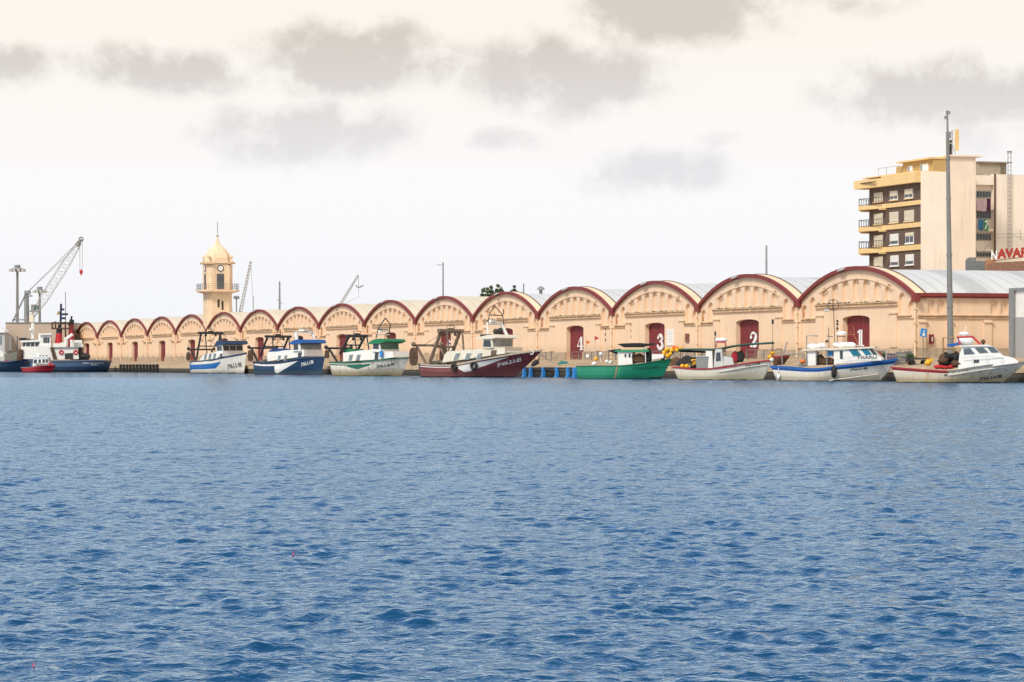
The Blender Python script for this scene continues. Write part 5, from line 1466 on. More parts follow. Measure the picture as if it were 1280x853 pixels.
e = world_thing(b, 'yellow_floats', 'pair of yellow floats on the stern gunwale of the red and white boat', 'floats', *cf(190, 550), -.8)
for x in (-.2, .17): mb = MB(); mb.ball((x, 0, 0), .19, 9, 7); mb.build('float', YELLOW, e, True)
e = world_thing(b, 'yellow_floats', 'yellow floats hanging below the green awning tip at the bow', 'floats', *cf(1205, 410), 0)
for x, z in ((.08, .12), (-.15, -.22), (.0, -.45)): mb = MB(); mb.ball((x, 0, z), .2, 9, 7); mb.build('float', YELLOW if z > -.4 else WHITE, e, True)
mb = MB(); mb.tube([(0, 0, .1), (.1, 0, 1.6)], .02, 4); mb.tube([(.1, 0, 1.6), (.1, 0, 2.8)], .02, 4); mb.box(.02, .18, -.06, .06, 2.5, 2.9); mb.build('line', DARK, e)
e = world_thing(b, 'fish_crate', 'grey bin on the stern deck of the red-gunwaled white boat', 'bin', *cf(400, 560), -.5)
mb = MB(); mb.prism([(-.45, -.1), (.42, -.1), (.48, .85), (-.5, .85)], 'y', -.3, .3); mb.build('bin_body', GREY, e); mb = MB(); mb.box(-.53, .51, -.34, .34, .851, .92); mb.build('rim', GREY_L, e)

# --- G: white with blue gunwale
c1 = lambda x, y: (955 + x / 7.42, 370 + y / 7.42)
c2 = lambda x, y: (1030 + x / 8.12, 380 + y / 8.12)
b = Boat('fishing_boat', 'white boat with a broad blue gunwale and blue tinted wheelhouse windows', 'fishing boat', 962, 1117.5, 234, 14, 3.3,
         [c1(50, 655), c1(200, 665), c1(380, 680), c1(560, 675), c2(80, 640), c2(300, 615), c2(560, 580), (1117.5, 449.3)], rake=1.35, transom=.8, stern_rake=.45, power=2.0)
G_H = hullmat('hull_white_g', (.68, .66, .61), (.40, .33, .20), (.0, .8), (.42, .36, .25), .45)
b.hull([G_H, BLUE_G, mat('keel_dark', None)], lambda t, v, z, sh: 2 if z < .06 else (1 if v > .845 else 0), 110, 40)
b.rail(BLUE_G, .10, .16)
b.rail(mat('rub_white', (.74, .72, .66), .4, .06, 2), .06, .06, .52, .93, -1.02, name='spray_rail')
b.number('3\u00aaVA-2-1-00', 1059, 1079.5, 461.2, 463.8, 459, 461.8, DARK, .02)
TXB = b
b.prism('stern_house', [c1(385, 650), c1(380, 520), c1(462, 515), c1(462, 645)], 1.9, WHITE)
b.prism('cabin_roof', [c1(325, 512), c1(330, 500), c1(500, 488), c2(60, 452), c2(470, 435), c2(470, 452), c2(60, 468), c1(500, 505)], 2.3, CREAM)
b.tubes('roof_post', [[(*c1(465, 640), -1), (*c1(465, 510), -1)], [(*c1(560, 640), -1), (*c1(560, 505), -1)], [(*c1(380, 650), -1), (*c1(378, 370), -1), (*c1(480, 372), -1)]], .05, GREY)
b.prism('mid_house', [c2(70, 620), c2(75, 465), c2(120, 460), c2(120, 610)], 2.0, WHITE)
h = b.prism('wheelhouse', [c2(120, 610), c2(120, 460), c2(420, 448), c2(540, 560), c2(540, 575)], 2.0, WHITE)
for q_, g in (([c2(218, 462), c2(290, 458), c2(345, 522), c2(262, 530)], GLASS_B), ([c2(335, 458), c2(398, 454), c2(447, 515), c2(385, 522)], GLASS_B), ([c2(410, 453), c2(440, 451), c2(500, 515), c2(462, 518)], GLASS), ([c2(135, 560), c2(160, 558), c2(160, 475), c2(132, 478)], GLASS)):
    mb = MB(); mb.slab([b.P(px, py, -1.012) for px, py in q_], .02, (0, -1, 0)); mb.build('window', g, h)
b.prism('blue_barrel', [c1(570, 560), c1(570, 510), c1(615, 510), c1(615, 560)], .5, BLUEP, -.8)
lettering('name_board', 'TXARLI', b.P(*c2(298, 560), -1.03), (1, 0, .02), (0, 0, 1), 1.5, .22, DARK, h, .012)
e = tarp(b, 'net_pile', [c1(470, 640), c1(470, 560), c1(500, 540), c1(530, 580), c1(570, 570), c1(610, 590), c1(620, 640)], 1.3, NETB, 'net gear heaped under the roof of the blue and white boat'); e['category'] = 'net'
for px, py, r, lab, nn in ((*c1(500, 460), .42, 'white fenders lying on the after roof of the blue and white boat', 3), (*c2(185, 405), .42, 'white life raft canisters on the forward roof of the blue and white boat', 4)):
    mb = MB()
    for k in range(nn): mb.ball((k * .36 - .5, rr.uniform(-.3, .3), rr.uniform(-.15, .0)), r * rr.uniform(.55, .95), 10, 7, (1.25, 1, .75), .08, rr)
    o = mb.build('white_canister', WHITE2, None, True); o.location = b.world(px, py, 0); tag(o, lab, 'canister')
b.tubes('aerial_mast', [[(*c2(100, 460), .2), (*c2(88, 40), .2)], [(*c2(45, 450), .4), (*c2(42, 240), .4)], [(*c2(20, 325), .4), (*c2(85, 335), .4)], [(*c2(125, 330), .0), (*c2(205, 330), .0)], [(*c2(120, 420), .0), (*c2(122, 165), .0)]], .03, RUST)
mb = MB(); p = b.P(*c2(84, 10), .2); mb.torus(p, .42, .025, 'y', 16, 4); mb.torus(p, .42, .025, 'x', 16, 4); mb.build('loop_aerial', RUST, b.root)
mb = MB(); p = b.P(*c2(165, 296), 0); mb.tube([p + Vector((0, 0, -.15)), p, p + Vector((0, 0, .14))], [.4, .42, .2], 14); mb.build('radar', WHITE2, b.root)
mb = MB()
for yy in (175, 205, 250): mb.ball(b.P(*c2(122, yy), 0), .1, 6, 5)
mb.ball(b.P(*c2(18, 380), 0), .12, 6, 5); mb.build('lamp', DARK, b.root)
b.tubes('ladder_frame', [[(*c2(225, 430), .3), (*c2(230, 230), .3), (*c2(285, 235), .3), (*c2(290, 310), .3), (*c2(345, 440), .3)], [(*c2(230, 310), .3), (*c2(300, 312), .3)], [(*c2(255, 300), .3), (*c2(258, 275), .3)]], .035, mat('orange_rust', (.35, .13, .05), .8, .3, 3))
b.tubes('handrail', [[(*c2(160, 610), -1.25), (*c2(165, 555), -1.25), (*c2(230, 540), -1.25), (*c2(225, 590), -1.25)], [(*c2(230, 540), -1.25), (*c2(500, 545), -1.2)]], .02, GREY_L)
b.tubes('boom', [[(*c1(160, 545), -.4), (*c1(350, 535), -.4)], [(*c1(165, 640), -.4), (*c1(160, 545), -.4)], [(*c1(180, 530), -.4), (*c1(208, 425), -.4)], [(*c1(335, 660), -1.0), (*c1(345, 545), -1.0)]], .05, GREY)
mb = MB(); mb.tube([(0, 0, -.5), (0, 0, -.35), (0, 0, .2), (0, 0, .45)], [.1, .2, .2, .05], 8); mb.tube([(0, 0, .45), (0, .1, .9)], .02, 4)
o = mb.build('hull_fender', RUBBER, None, True); X = b.X(c2(65, 0)[0], -b.B / 2); p = b.side(X, b.Z(463), .2); o.location = b.world(c2(65, 0)[0], 464, p.y); tag(o, 'black sausage fender hanging on the side of the blue and white boat', 'fender')
mb = MB(); mb.tube([(0, 0, -.4), (0, 0, .0)], [.11, .11], 8); mb.tube([(0, 0, 0), (0, .1, .7)], .03, 4)
o = mb.build('hull_fender', WHITE2, None, True); X = b.X(c1(118, 0)[0], -b.B / 2); p = b.side(X, b.Z(467), .12); o.location = b.world(c1(118, 0)[0], 468, p.y); tag(o, 'small white fender hanging near the stern of the blue and white boat', 'fender')
mb = MB(); mb.ball((0, 0, 0), .22, 8, 6, (1, 1, .8)); o = mb.build('orange_float', ORANGE, None, True); o.location = b.world(*c1(342, 610), -1.1); tag(o, 'orange float at the after roof post of the blue and white boat', 'float')

G_BOAT = b
# --- H: white cabin boat at right
c3 = lambda x, y: (1105 + x / 8.126, 380 + y / 8.126)
c4 = lambda x, y: (1180 + x / 8.12, 380 + y / 8.12)
b = Boat('fishing_boat', 'rust-streaked white cabin boat with a red roof frame, rightmost whole boat', 'fishing boat', 1111.5, 1279, 214, 9, 3.2,
         [c3(45, 645), c3(300, 665), c3(560, 682), c4(80, 682), c4(300, 640), c4(500, 612), c4(700, 595), (1279, 452.3)], rake=1.7, transom=.8, stern_rake=.4, power=2.1)
H_H = hullmat('hull_white_h', (.68, .67, .63), (.34, .24, .10), (.0, 1.1), (.36, .20, .07), .75)
b.hull([H_H, CRIMSON, mat('keel_dark', None), WHITE2], lambda t, v, z, sh: 2 if z < .06 else (1 if (v > .90 and t < .46) else 0), 120, 36)
b.rail(mat('rail_grey', (.20, .20, .20), .5, .15, 2), .10, .09, .44, 1)
b.rail(CRIMSON, .10, .10, 0, .44)
b.rail(mat('spray_white', (.70, .69, .66), .4, .06, 2), .07, .07, .46, .96, -.28, name='spray_rail')
b.number('3\u00aaVA-2-4-98', 1221, 1248, 472.2, 476, 468.5, 472.2, mat('number_navy', (.03, .03, .05), .5, .1, 2), .02)
h = b.prism('cabin', [c4(105, 680), c4(120, 520), c4(150, 435), c4(390, 428), c4(470, 445), c4(550, 525), c4(640, 545), c4(700, 580), c4(700, 600)], 2.1, WHITE2)
for q_ in ([c4(165, 515), c4(160, 455), c4(225, 448), c4(275, 510)], [c4(270, 448), c4(355, 443), c4(408, 495), c4(320, 503)], [c4(395, 443), c4(455, 441), c4(515, 493), c4(435, 496)], [c4(262, 600), c4(262, 568), c4(315, 566), c4(315, 598)]):
    mb = MB(); mb.slab([b.P(px, py, -1.06) for px, py in q_], .02, (0, -1, 0)); mb.build('window', mat('slate_glass', (.10, .13, .16), .1, .3, 2) if q_[0][1] < 445 else GLASS, h)
b.prism('cabin_roof', [c4(120, 436), c4(125, 424), c4(395, 416), c4(470, 440), c4(395, 432)], 2.3, WHITE2)
mb = MB()
A_ = [b.P(*c4(130, 410), -.9), b.P(*c4(105, 340), -.9), b.P(*c4(255, 335), -.9), b.P(*c4(330, 412), -.9)]
for sd in (-1, 1): mb.tube([(p.x, p.y * sd * -1, p.z) for p in A_], .08, 6)
for p in A_[1:3]: mb.tube([(p.x, -.9, p.z), (p.x, .9, p.z)], .07, 6)
mb.build('roof_frame', REDP, b.root)
b.prism('canopy', [c4(0, 425), c4(5, 412), c4(110, 395), c4(130, 400), c4(130, 415), c4(50, 435)], 1.7, mat('canopy_blue', (.01, .10, .36), .8, .2, 3))
mb = MB(); p = b.P(*c4(205, 372), 0); mb.ball(p, .5, 12, 8, (1.25, 1, .75)); mb.build('life_raft', WHITE2, b.root, True)
mb = MB(); p = b.P(*c4(190, 305), 0); mb.tube([p + Vector((0, 0, -.14)), p, p + Vector((0, 0, .14))], [.28, .42, .25], 12); mb.tube([p, p + Vector((.15, 0, .55))], .025, 4); mb.tube([p + Vector((0, 0, -.14)), p + Vector((0, 0, -.5))], .05, 5); mb.build('radar', WHITE2, b.root, True)
mb = MB(); p = b.P(*c4(378, 385), 0); mb.ball(p, .17, 8, 6); mb.tube([p, p + Vector((0, 0, -.35))], .09, 6); mb.build('searchlight', RUST, b.root)
mb = MB()
for q_ in ((c4(250, 540), c4(238, 615)), (c4(390, 530), c4(372, 610)), (c4(545, 540), c4(520, 605))): mb.tube([b.P(*q_[0], -1.25), b.P(*q_[1], -1.3)], .02, 4)
mb.tube([b.P(*c4(150, 545), -1.25), b.P(*c4(390, 530), -1.25), b.P(*c4(600, 555), -1.0), b.P(*c4(690, 572), -.7)], .02, 4); mb.build('handrail', GREY_L, b.root)
b.tubes('net_hauler', [[(*c3(575, 600), -.8), (*c3(575, 345), -.8), (*c3(690, 345), -.8)], [(*c3(575, 455), -.8), (*c3(700, 455), -.8)], [(*c3(680, 500), -.8), (*c3(680, 455), -.8)]], .07, mat('wood_frame', (.33, .20, .09), .8, .25, 3))
mb = MB()
for k in range(30): mb.ball(b.P(*c3(rr.uniform(560, 722), rr.uniform(515, 628)), rr.uniform(-.9, -.1)), rr.uniform(.14, .3), 8, 6, (rr.uniform(.7, 1.4), .8, rr.uniform(.7, 1.3)), .22, rr); mb.mi = int(k % 3 == 1)
o = mb.build('net_pile', [NETD, NETB], None, True); o.location = b.root.location; o.rotation_euler = b.root.rotation_euler; tag(o, 'heap of dark nets and reels behind the cabin of the rightmost boat', 'net')
mb = MB()
for x, y in ((555, 640), (600, 645), (530, 640), (650, 640)): mb.ball(b.P(*c3(x, y), -.7), .22, 8, 6, (1.5, .8, .7), .1, rr)
o = mb.build('red_cloth', mat('red_tarp', (.42, .02, .025), .85, .3, 4), None, True); o.location = b.root.location; o.rotation_euler = b.root.rotation_euler; tag(o, 'crumpled red cloth on the rail of the rightmost boat', 'cloth')
b.prism('scupper', [c3(270, 725), c3(300, 723), c3(300, 710), c3(270, 712)], .05, DARK, -b.B * .47); b.prism('scupper', [c3(568, 728), c3(598, 726), c3(598, 714), c3(568, 716)], .05, DARK, -b.B * .505)
mb = MB(); mb.ball((0, 0, 0), .24, 9, 7, (1.1, 1, .9)); mb.prism([(-.1, .1), (.4, .15), (.38, .28), (-.1, .3)], 'y', -.1, .1); o = mb.build('yellow_float', YELLOW, None); o.location = b.world(*c3(445, 600), .2); tag(o, 'yellow float and glove on the stern deck of the rightmost boat', 'float')
H_BOAT = b
# --- ochre hull cut by the right edge
b = Boat('fishing_boat', 'ochre stained hull just showing at the right edge past the white cabin boat', 'fishing boat', 1261, 1420, 221, 8, 3.0, [(1261, 454), (1290, 456), (1420, 449)], rake=1.2, transom=.8)
b.hull([hullmat('hull_ochre', (.40, .28, .10), (.12, .09, .05), (.0, .8), (.25, .16, .06), .6), mat('keel_dark', None)], lambda t, v, z, sh: 1 if z < .08 else 0, 40, 16)
b.rail(RUST, .1, .12)
b.tubes('railing', [[(1277, 455, -1.2), (1279.5, 443, -1.2), (1300, 443, -1.2)]], .03, GREY)

# ------------------------------------------------------------------ tugs at the far left
b = Boat('harbour_tug', 'far left tug with a blue hull and a white bridge facing right', 'tug', -46, 50, 552, 4, 6.0,
         [(-46, 450.5), (-10, 452), (15, 452), (30, 449.5), (50, 444)], rake=1.2, transom=.9, power=2.6)
T_H = hullmat('hull_tug', (.022, .055, .12), (.02, .025, .03), (-.1, .7), (.04, .06, .09), .5)
b.hull([T_H, RUBBER], lambda t, v, z, sh: 1 if v > .93 else 0, 60, 16)
b.rail(mat('rail_tug', (.10, .13, .18), .6, .2, 2), .2, .25)
b.house((28, 449), (53, 449), (55, 434), (30, 434), 4.4, WHITE, [], [], name='deckhouse')
b.house((30, 434), (54, 434), (54, 427.5), (31.5, 427.5), 4.0, WHITE, [(.05, .18, .1, .85), (.24, .42, .1, .85), (.48, .66, .1, .85), (.72, .9, .1, .85)], [(.1, .45, .1, .85), (.55, .9, .1, .85)])
b.prism('bridge_roof', [(28.5, 428.5), (30, 426), (54, 425), (56, 427.2)], 4.6, WHITE)
b.tubes('mast', [[(42, 426, 0), (42.2, 404, 0)], [(40, 412, -.9), (40, 412, .9)], [(51, 426, .3), (51, 417, .3)], [(54, 426, .3), (55.5, 419, .3)]], .28, WHITE2)
mb = MB()
for x in (30, 34, 38, 41): mb.box(b.X(x) - .5, b.X(x) + .5, -1.2, .4, b.Z(425.6), b.Z(422.5 + (x % 3)))
mb.build('deck_gear', DARK, b.root)
b.prism('life_boat', [(-2, 446), (-1, 440), (3, 438), (6, 442), (7, 446)], 2.2, WHITE)
b.prism('winch_house', [(8, 451), (8, 443), (23, 440), (27, 449), (27, 451)], 3, mat('green_grey', (.16, .17, .14), .7, .3, 2))
mb = MB(); mb.box(b.X(9), b.X(20), -1.9, -1.5, b.Z(452), b.Z(450.5)); mb.build('life_raft', REDP, b.root)
mb = MB(); mb.tube([b.P(28, 451, -2.4), b.P(28.5, 446, -2.4), b.P(30, 437, -2.4)], [.5, .6, .4], 7); mb.build('tow_hook', RUST, b.root)

b = Boat('harbour_tug', 'big tug with a long low blue stern and twin red funnels beside the last shed', 'tug', 40, 138, 528, -6, 6.5,
         [(40, 450), (65, 451.5), (90, 451), (120, 450.5), (138, 451.5)], rake=.7, transom=.9, power=7)
b.hull([T_H, RUBBER, mat('tug_band', (.05, .10, .19), .5, .15, 2)], lambda t, v, z, sh: 1 if (z < .35 or v > .95) else (2 if v > .62 else 0), 70, 20)
b.rail(mat('rail_tug', None), .2, .22)
for txt, x0, x1, y in (('MARE NOSTRUM', 105.5, 129.5, 454.9), ('VALENCIA', 115, 124, 457.0)):
    b.number(txt, x0, x1, y - 1.6, y, y - 1.6, y, WHITE2, .02)
b.house((50, 450), (69, 450), (66, 432), (50, 432), 5, WHITE, [], [], name='fore_house')
b.house((52, 432), (66, 432), (65, 419), (53, 419), 4.4, WHITE, [(.3, .45, .25, .75), (.5, .65, .25, .75), (.7, .85, .25, .75)], [(.1, .9, .3, .8)])
b.prism('bridge_roof', [(51, 419.5), (52.5, 417.5), (66, 416.5), (67, 419)], 5, WHITE)
b.prism('brace', [(65, 434.5), (69, 434.5), (74, 450), (69.5, 450)], .2, RUST, -2.8)
b.house((68, 450), (100, 449), (99, 435), (66, 435), 5, WHITE, [], [], name='aft_house')
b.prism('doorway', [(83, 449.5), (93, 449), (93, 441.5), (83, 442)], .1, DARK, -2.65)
mb = MB()
for x in (78.7, 96.3): 
    p = b.P(x, 440.8, -2.55); mb.torus(p, .32, .13, 'y', 14, 6)
mb.build('lifebuoy', REDP, b.root)
b.prism('bridge_deck', [(66, 435.5), (66, 434.2), (101, 434), (101, 435.3)], 5.4, GREY)
def funnel(px, t_, bt, w, y):
    mb = MB(); p0, p1 = b.P(px, bt, y), b.P(px + .5, t_, y)
    mb.tube([p0, p0.lerp(p1, .5), p1], [w * 1.1, w, w * .85], 10); f_ = mb.build('funnel', REDP, b.root)
    mb = MB(); mb.tube([p1, p1 + Vector((.1, 0, .9))], [w * .86, w * .8], 10); mb.tube([p1 + Vector((0, 0, .9)), p1 + Vector((.05, 0, 1.5))], w * .35, 6); mb.build('funnel_cap', DARK, f_)
funnel(74, 417, 435, .62, -1.3); funnel(86.5, 406, 435, .5, 1.3)
b.tubes('mast', [[(75, 417, -.2), (75.5, 400, -.2), (76, 380, -.2)], [(74, 393, -.2), (84.5, 393, -.2)], [(75, 398, -.2), (82, 398, -.2)], [(75, 387, -.2), (80, 387, -.2)], [(75, 404, -.2), (80, 404, -.2)]], .2, mat('mast_navy', (.02, .02, .06), .6, .2, 2))
b.tubes('aerial', [[(81, 415, .6), (80.5, 365, .6)]], .07, GREY)
b.tubes('upper_frame', [[(66, 411, -2), (90, 411, -2)], [(66, 404, -2), (88, 404, -2)], [(67, 412, -2), (67, 403, -2)], [(71, 412, -2), (71, 402, -2)], [(82.5, 434, -1), (82, 402, -1)], [(88, 434, 1), (88, 405, 1), (84, 403, 1)], [(83, 404, 1), (95, 420, 1), (94, 434, 1)]], .15, RUST)
b.tubes('crane_arm', [[(84, 424, -2), (92, 418, -2)], [(84, 432, -2), (84, 422, -2)], [(91, 434, -2), (91, 425, -2)]], .3, WHITE)
b.prism('flag', [(70, 394), (72, 389), (75, 390), (74.5, 393)], .05, mat('flag_tan', (.40, .27, .10), .8, .3, 3), -.1)
mb = MB()
for x, y, r in ((79, 430, .5), (95, 430, .8), (97, 427, .7), (99, 432, .6), (71, 431, .6)): mb.box(b.X(x) - r, b.X(x) + r, -2.2, -.8, b.Z(434.2), b.Z(y - 1.5))
mb.build('deck_gear', WHITE, b.root)
mb = MB(); p = b.P(96, 446, -1); q0 = b.P(111, 449.5, -1); mb.tube([p, q0], .5, 7); mb.tube([b.P(101, 434, -1.5), b.P(100.5, 447, -1.5)], .35, 6); mb.ball(b.P(103, 446, -1), 1.0, 8, 6, (1.4, 1, .7)); mb.build('tow_winch', DARK, b.root)

b = Boat('pilot_boat', 'small red pilot boat with a white cabin in front of the far tugs', 'pilot boat', 27.5, 71, 497, 3, 2.8,
         [(27.5, 459.5), (40, 459), (50, 457.5), (60, 456.8), (71, 456)], rake=.9, transom=.75, power=2.4)
b.hull([mat('pilot_red', (.42, .012, .03), .45, .15, 1.5), mat('pilot_dark', (.12, .01, .015), .6, .2, 2)], lambda t, v, z, sh: 1 if (z < .22 or .72 < v < .80) else 0, 50, 20)
b.rail(mat('rail_grey', None), .08, .1)
b.prism('deckhouse', [(43, 459.5), (46, 454.5), (64, 453.5), (67, 457)], 1.9, mat('pilot_red', None))
b.house((42, 458.5), (62.5, 456), (61.5, 447), (43, 447), 1.9, WHITE2, [(.06, .24, .35, .75), (.36, .50, .35, .75), (.62, .76, .35, .75), (.83, .96, .35, .75)], [(.1, .9, .4, .8)])
b.prism('cabin_roof', [(42, 447.3), (43.5, 445.8), (61, 445.6), (62.5, 447)], 2.1, WHITE2)
b.prism('mast_base', [(46, 446), (48.5, 440.5), (52, 443.5), (54, 446)], .7, WHITE2)
mb = MB()
for x in (51, 55, 59.5): mb.box(b.X(x) - .12, b.X(x) + .12, -.6, -.3, b.Z(446), b.Z(444.3))
mb.build('lamp', DARK, b.root)
b.tubes('railing', [[(31, 459, -1), (32, 452.5, -1), (42, 452.5, -1)], [(36, 459, -1), (36, 452.5, -1)]], .06, DARK)

# ------------------------------------------------------------------ things standing on the quay
def on_quay(px, off, z=None):
    Y = depth_on(px, QOFF + off); zz = 1.12 + min(off, 8) * .09 if z is None else z
    return Vector(((px - 640) / F * Y, Y, zz)), F / Y
p, k = on_quay(1118, 2.2); rs = ROT
def crate(px, off, wpx, hpx, m, label, name='water_tank', stripes=None, d=1.0):
    p, k = on_quay(px, off); e = empty(name, p, 0, label, 'tank' if 'tank' in name else 'crate')
    w, h_ = wpx / k, hpx / k
    mb = MB(); mb.box(-w / 2, w / 2, -d / 2, d / 2, .1, h_); mb.build('container', m, e)
    mb = MB(); mb.box(-w / 2 - .05, w / 2 + .05, -d / 2 - .05, d / 2 + .05, -.05, .098)
    nb_ = 6
    for i in range(nb_ + 1):
        x = -w / 2 + w * i / nb_; mb.box(x - .025, x + .025, -d / 2 - .05, -d / 2 - .01, .1, h_ + .02)
    for z in (.35, .65, .98): mb.box(-w / 2 - .03, w / 2 + .03, -d / 2 - .07, -d / 2 - .051, h_ * z - .02, h_ * z + .02)
    mb.build('cage', stripes or GALV, e); return e
TANK = mat('milky_tank', (.52, .50, .50), .5, .08, 1.5)
crate(1113.5, 1.6, 11, 14, TANK, 'white tank with dark violet bars on the quay behind the blue bow', stripes=mat('violet_bar', (.10, .06, .12), .6, .2, 2))
crate(1125, 2.6, 12, 14.5, TANK, 'pale milky tank on the quay right of the barred one')
crate(1134, 3.2, 9, 14.5, TANK, 'pale milky tank on the quay beside the shrubs and the cart')
crate(1098, 3.0, 14, 15.5, mat('grey_tarp', (.38, .38, .38), .8, .15, 2), 'grey covered crate behind the bow of the blue and white boat', 'crate_stack')
def shrub(px, off, hpx, wpx, label, seed):
    r = random.Random(seed); p, k = on_quay(px, off); e = empty('potted_shrub', p, 0, label, 'shrub', 'shrubs on the quay by the tanks')
    h_, w = hpx / k, wpx / k / 2
    mb = MB(); mb.tube([(0, 0, -.05), (0, 0, .35)], [.2, .26], 9); mb.build('pot', mat('terracotta', (.30, .12, .06), .8, .2, 3), e)
    mb = MB()
    for i in range(5): a = r.uniform(0, 6.28); mb.tube([(0, 0, .3), (math.cos(a) * w * .4, math.sin(a) * w * .4, h_ * .8)], .02, 4)
    mb.build('stem', mat('bark', None), e)
    mb = MB()
    for i in range(260):
        c = Vector((r.gauss(0, w * .5), r.gauss(0, w * .5), h_ * r.uniform(.3, 1))); s_ = r.uniform(.05, .12)
        u = Vector((r.gauss(0, 1), r.gauss(0, 1), r.gauss(0, 1))).normalized(); q_ = u.cross(Vector((r.gauss(0, 1), r.gauss(0, 1), r.gauss(0, 1)))).normalized()
        mb.add([c - u * s_, c + q_ * s_ * .5, c + u * s_, c - q_ * s_ * .5], [(0, 1, 2, 3)])
    mb.build('foliage', mat('shrub_leaf', (.06, .14, .05), .7, .4, 3), e)
shrub(1104.5, 2.0, 14, 7, 'leafy shrub between the red pennant and the barred tank', 4); shrub(1137.5, 2.4, 13, 10, 'leafy shrub left of the dark cart', 5)
p, k = on_quay(1100, 1.0); e = empty('pennant', p, 0, 'small dark red pennant on a stick above the blue bow', 'flag')
mb = MB(); mb.tube([(0, 0, -.1), (0, 0, (450 - 432) / k)], .02, 4); mb.build('stick', DARK, e); hh = 18 / k
mb = MB(); mb.prism([(-.08, hh), (-.1, hh - .7), (.22, hh - .55), (.1, hh - .15)], 'y', -.02, .02); mb.build('flag', mat('dark_red_cloth', (.25, .02, .02), .8, .2, 3), e)
p, k = on_quay(1148.5, 2.6, 1.25); e = empty('quay_cart', p, .06, 'low dark flat cart on small wheels on the quay left of the mast', 'cart')
mb = MB(); mb.box(-.8, .75, -.5, .5, .42, .55); mb.box(-.95, -.7, -.4, .4, .25, .42); mb.build('platform', DARK, e)
for x, r in ((-.55, .2), (.42, .2)):
    for y in (-.42, .42): mb = MB(); mb.tube([(x, y - .08, r), (x, y + .08, r)], r, 14); mb.build('wheel', RUBBER, e)
mb = MB(); mb.tube([(-.8, 0, .45), (-1.4, 0, .6)], .04, 5); mb.build('handle', DARK, e)
# blue sign on a post at the shed corner, fire boxes, notices
C0 = bay_origin(0)
e = empty('blue_sign', C0 + AX * (HALF + .6) + AY * .2 + Vector((0, 0, .0)), ROT + PI / 2, 'small tilted blue sign with a white figure at the corner of the first shed', 'sign')
zc_ = 1.28 + (456 - 418) * C0.y / F - BASE
mb = MB(); mb.tube([(0, 0, -.2), (0, 0, zc_ + .4)], .04, 6); mb.build('post', GALV, e)
def tilt(x, z, a=-.16): return (x * math.cos(a) - z * math.sin(a), x * math.sin(a) + z * math.cos(a))
mb = MB(); mb.prism([(lambda q_: (q_[0], q_[1] + zc_))(tilt(x, z)) for x, z in ((-.28, -.33), (.28, -.33), (.28, .33), (-.28, .33))], 'y', -.09, -.05); pl = mb.build('plate', BLUEP, e)
mb = MB()
for poly in ([(-.03, .05), (.1, .0), (.14, -.26), (-.1, -.26)], [(-.04, .08), (.06, .08), (.06, .2), (-.04, .2)]):
    mb.prism([(lambda q_: (q_[0], q_[1] + zc_))(tilt(x, z)) for x, z in poly], 'y', -.105, -.0905)
mb.build('figure', WHITE2, pl)
s1 = side_s(1163.5)
e = empty('fire_box', C0 + AX * (HALF + .0) + AY * s1 + Vector((0, 0, 0)), ROT + PI / 2, 'red fire hose box on the side wall of the first shed', 'fire box')
zf_ = side_z(1163.5, 424) - BASE
mb = MB(); mb.box(-.19, .19, -.2, -.001, zf_ - .38, zf_ + .38); mb.build('box', DOORRED, e)
mb = MB(); mb.prism([(.0, zf_ + .2), (.1, zf_ + .1), (.06, zf_ - .05), (.1, zf_ - .2), (-.05, zf_ - .12), (.0, zf_ + .0)], 'y', -.22, -.2005); mb.build('emblem', WHITE, e)
def on_front(i, x, z): return bay_origin(i) + AX * x + Vector((0, 0, z - BASE))
e = tag(empty('fire_box', on_front(2, 9.0, 3.9), ROT), 'red fire hose box on the shed front right of door 3', 'fire box')
mb = MB(); mb.box(-.45, .45, -.12, -.001, -.42, .42); mb.build('box', DOORRED, e); mb = MB(); mb.box(-.12, .12, -.135, -.1205, -.2, .2); mb.build('emblem', OXRED, e)
e = tag(empty('notice_board', on_front(2, 4.4, 4.05), ROT), 'pale notice panel on the shed front just right of door 3', 'notice')
mb = MB(); mb.box(-.95, .95, -.06, -.001, -.85, .75); mb.build('panel', WHITE, e)
for r_ in range(5): mb = MB(); mb.box(-.7, .6 - .1 * (r_ % 2), -.064, -.0605, .45 - r_ * .24, .49 - r_ * .24); mb.build('text_line', GREY_L, e)
e = tag(empty('small_notice', on_front(0, -6.0, 6.1), ROT), 'tiny pale notice under the ledge of shed 1', 'notice'); mb = MB(); mb.box(-.5, .5, -.05, -.001, -.1, .1); mb.build('panel', WHITE, e)
for (i, x, z, lab) in ((3, 9.6, 4.6, 'dark lettering marks on the plaster right of door 4'), (2, -6.8, 4.9, 'dark column of marks on the plaster left of door 3'), (13, 6.6, 3.3, 'small dark box on the plaster right of the door behind the fender piles')):
    mb = MB()
    for r_ in range(3 if i != 13 else 1): mb.box(-.12, .12, -.03, -.001, .35 - r_ * .6, .6 - r_ * .6)
    o = mb.build('wall_plate', DARK); o.location = on_front(i, x, z); o.rotation_euler = (0, 0, ROT); tag(o, lab, 'plate')
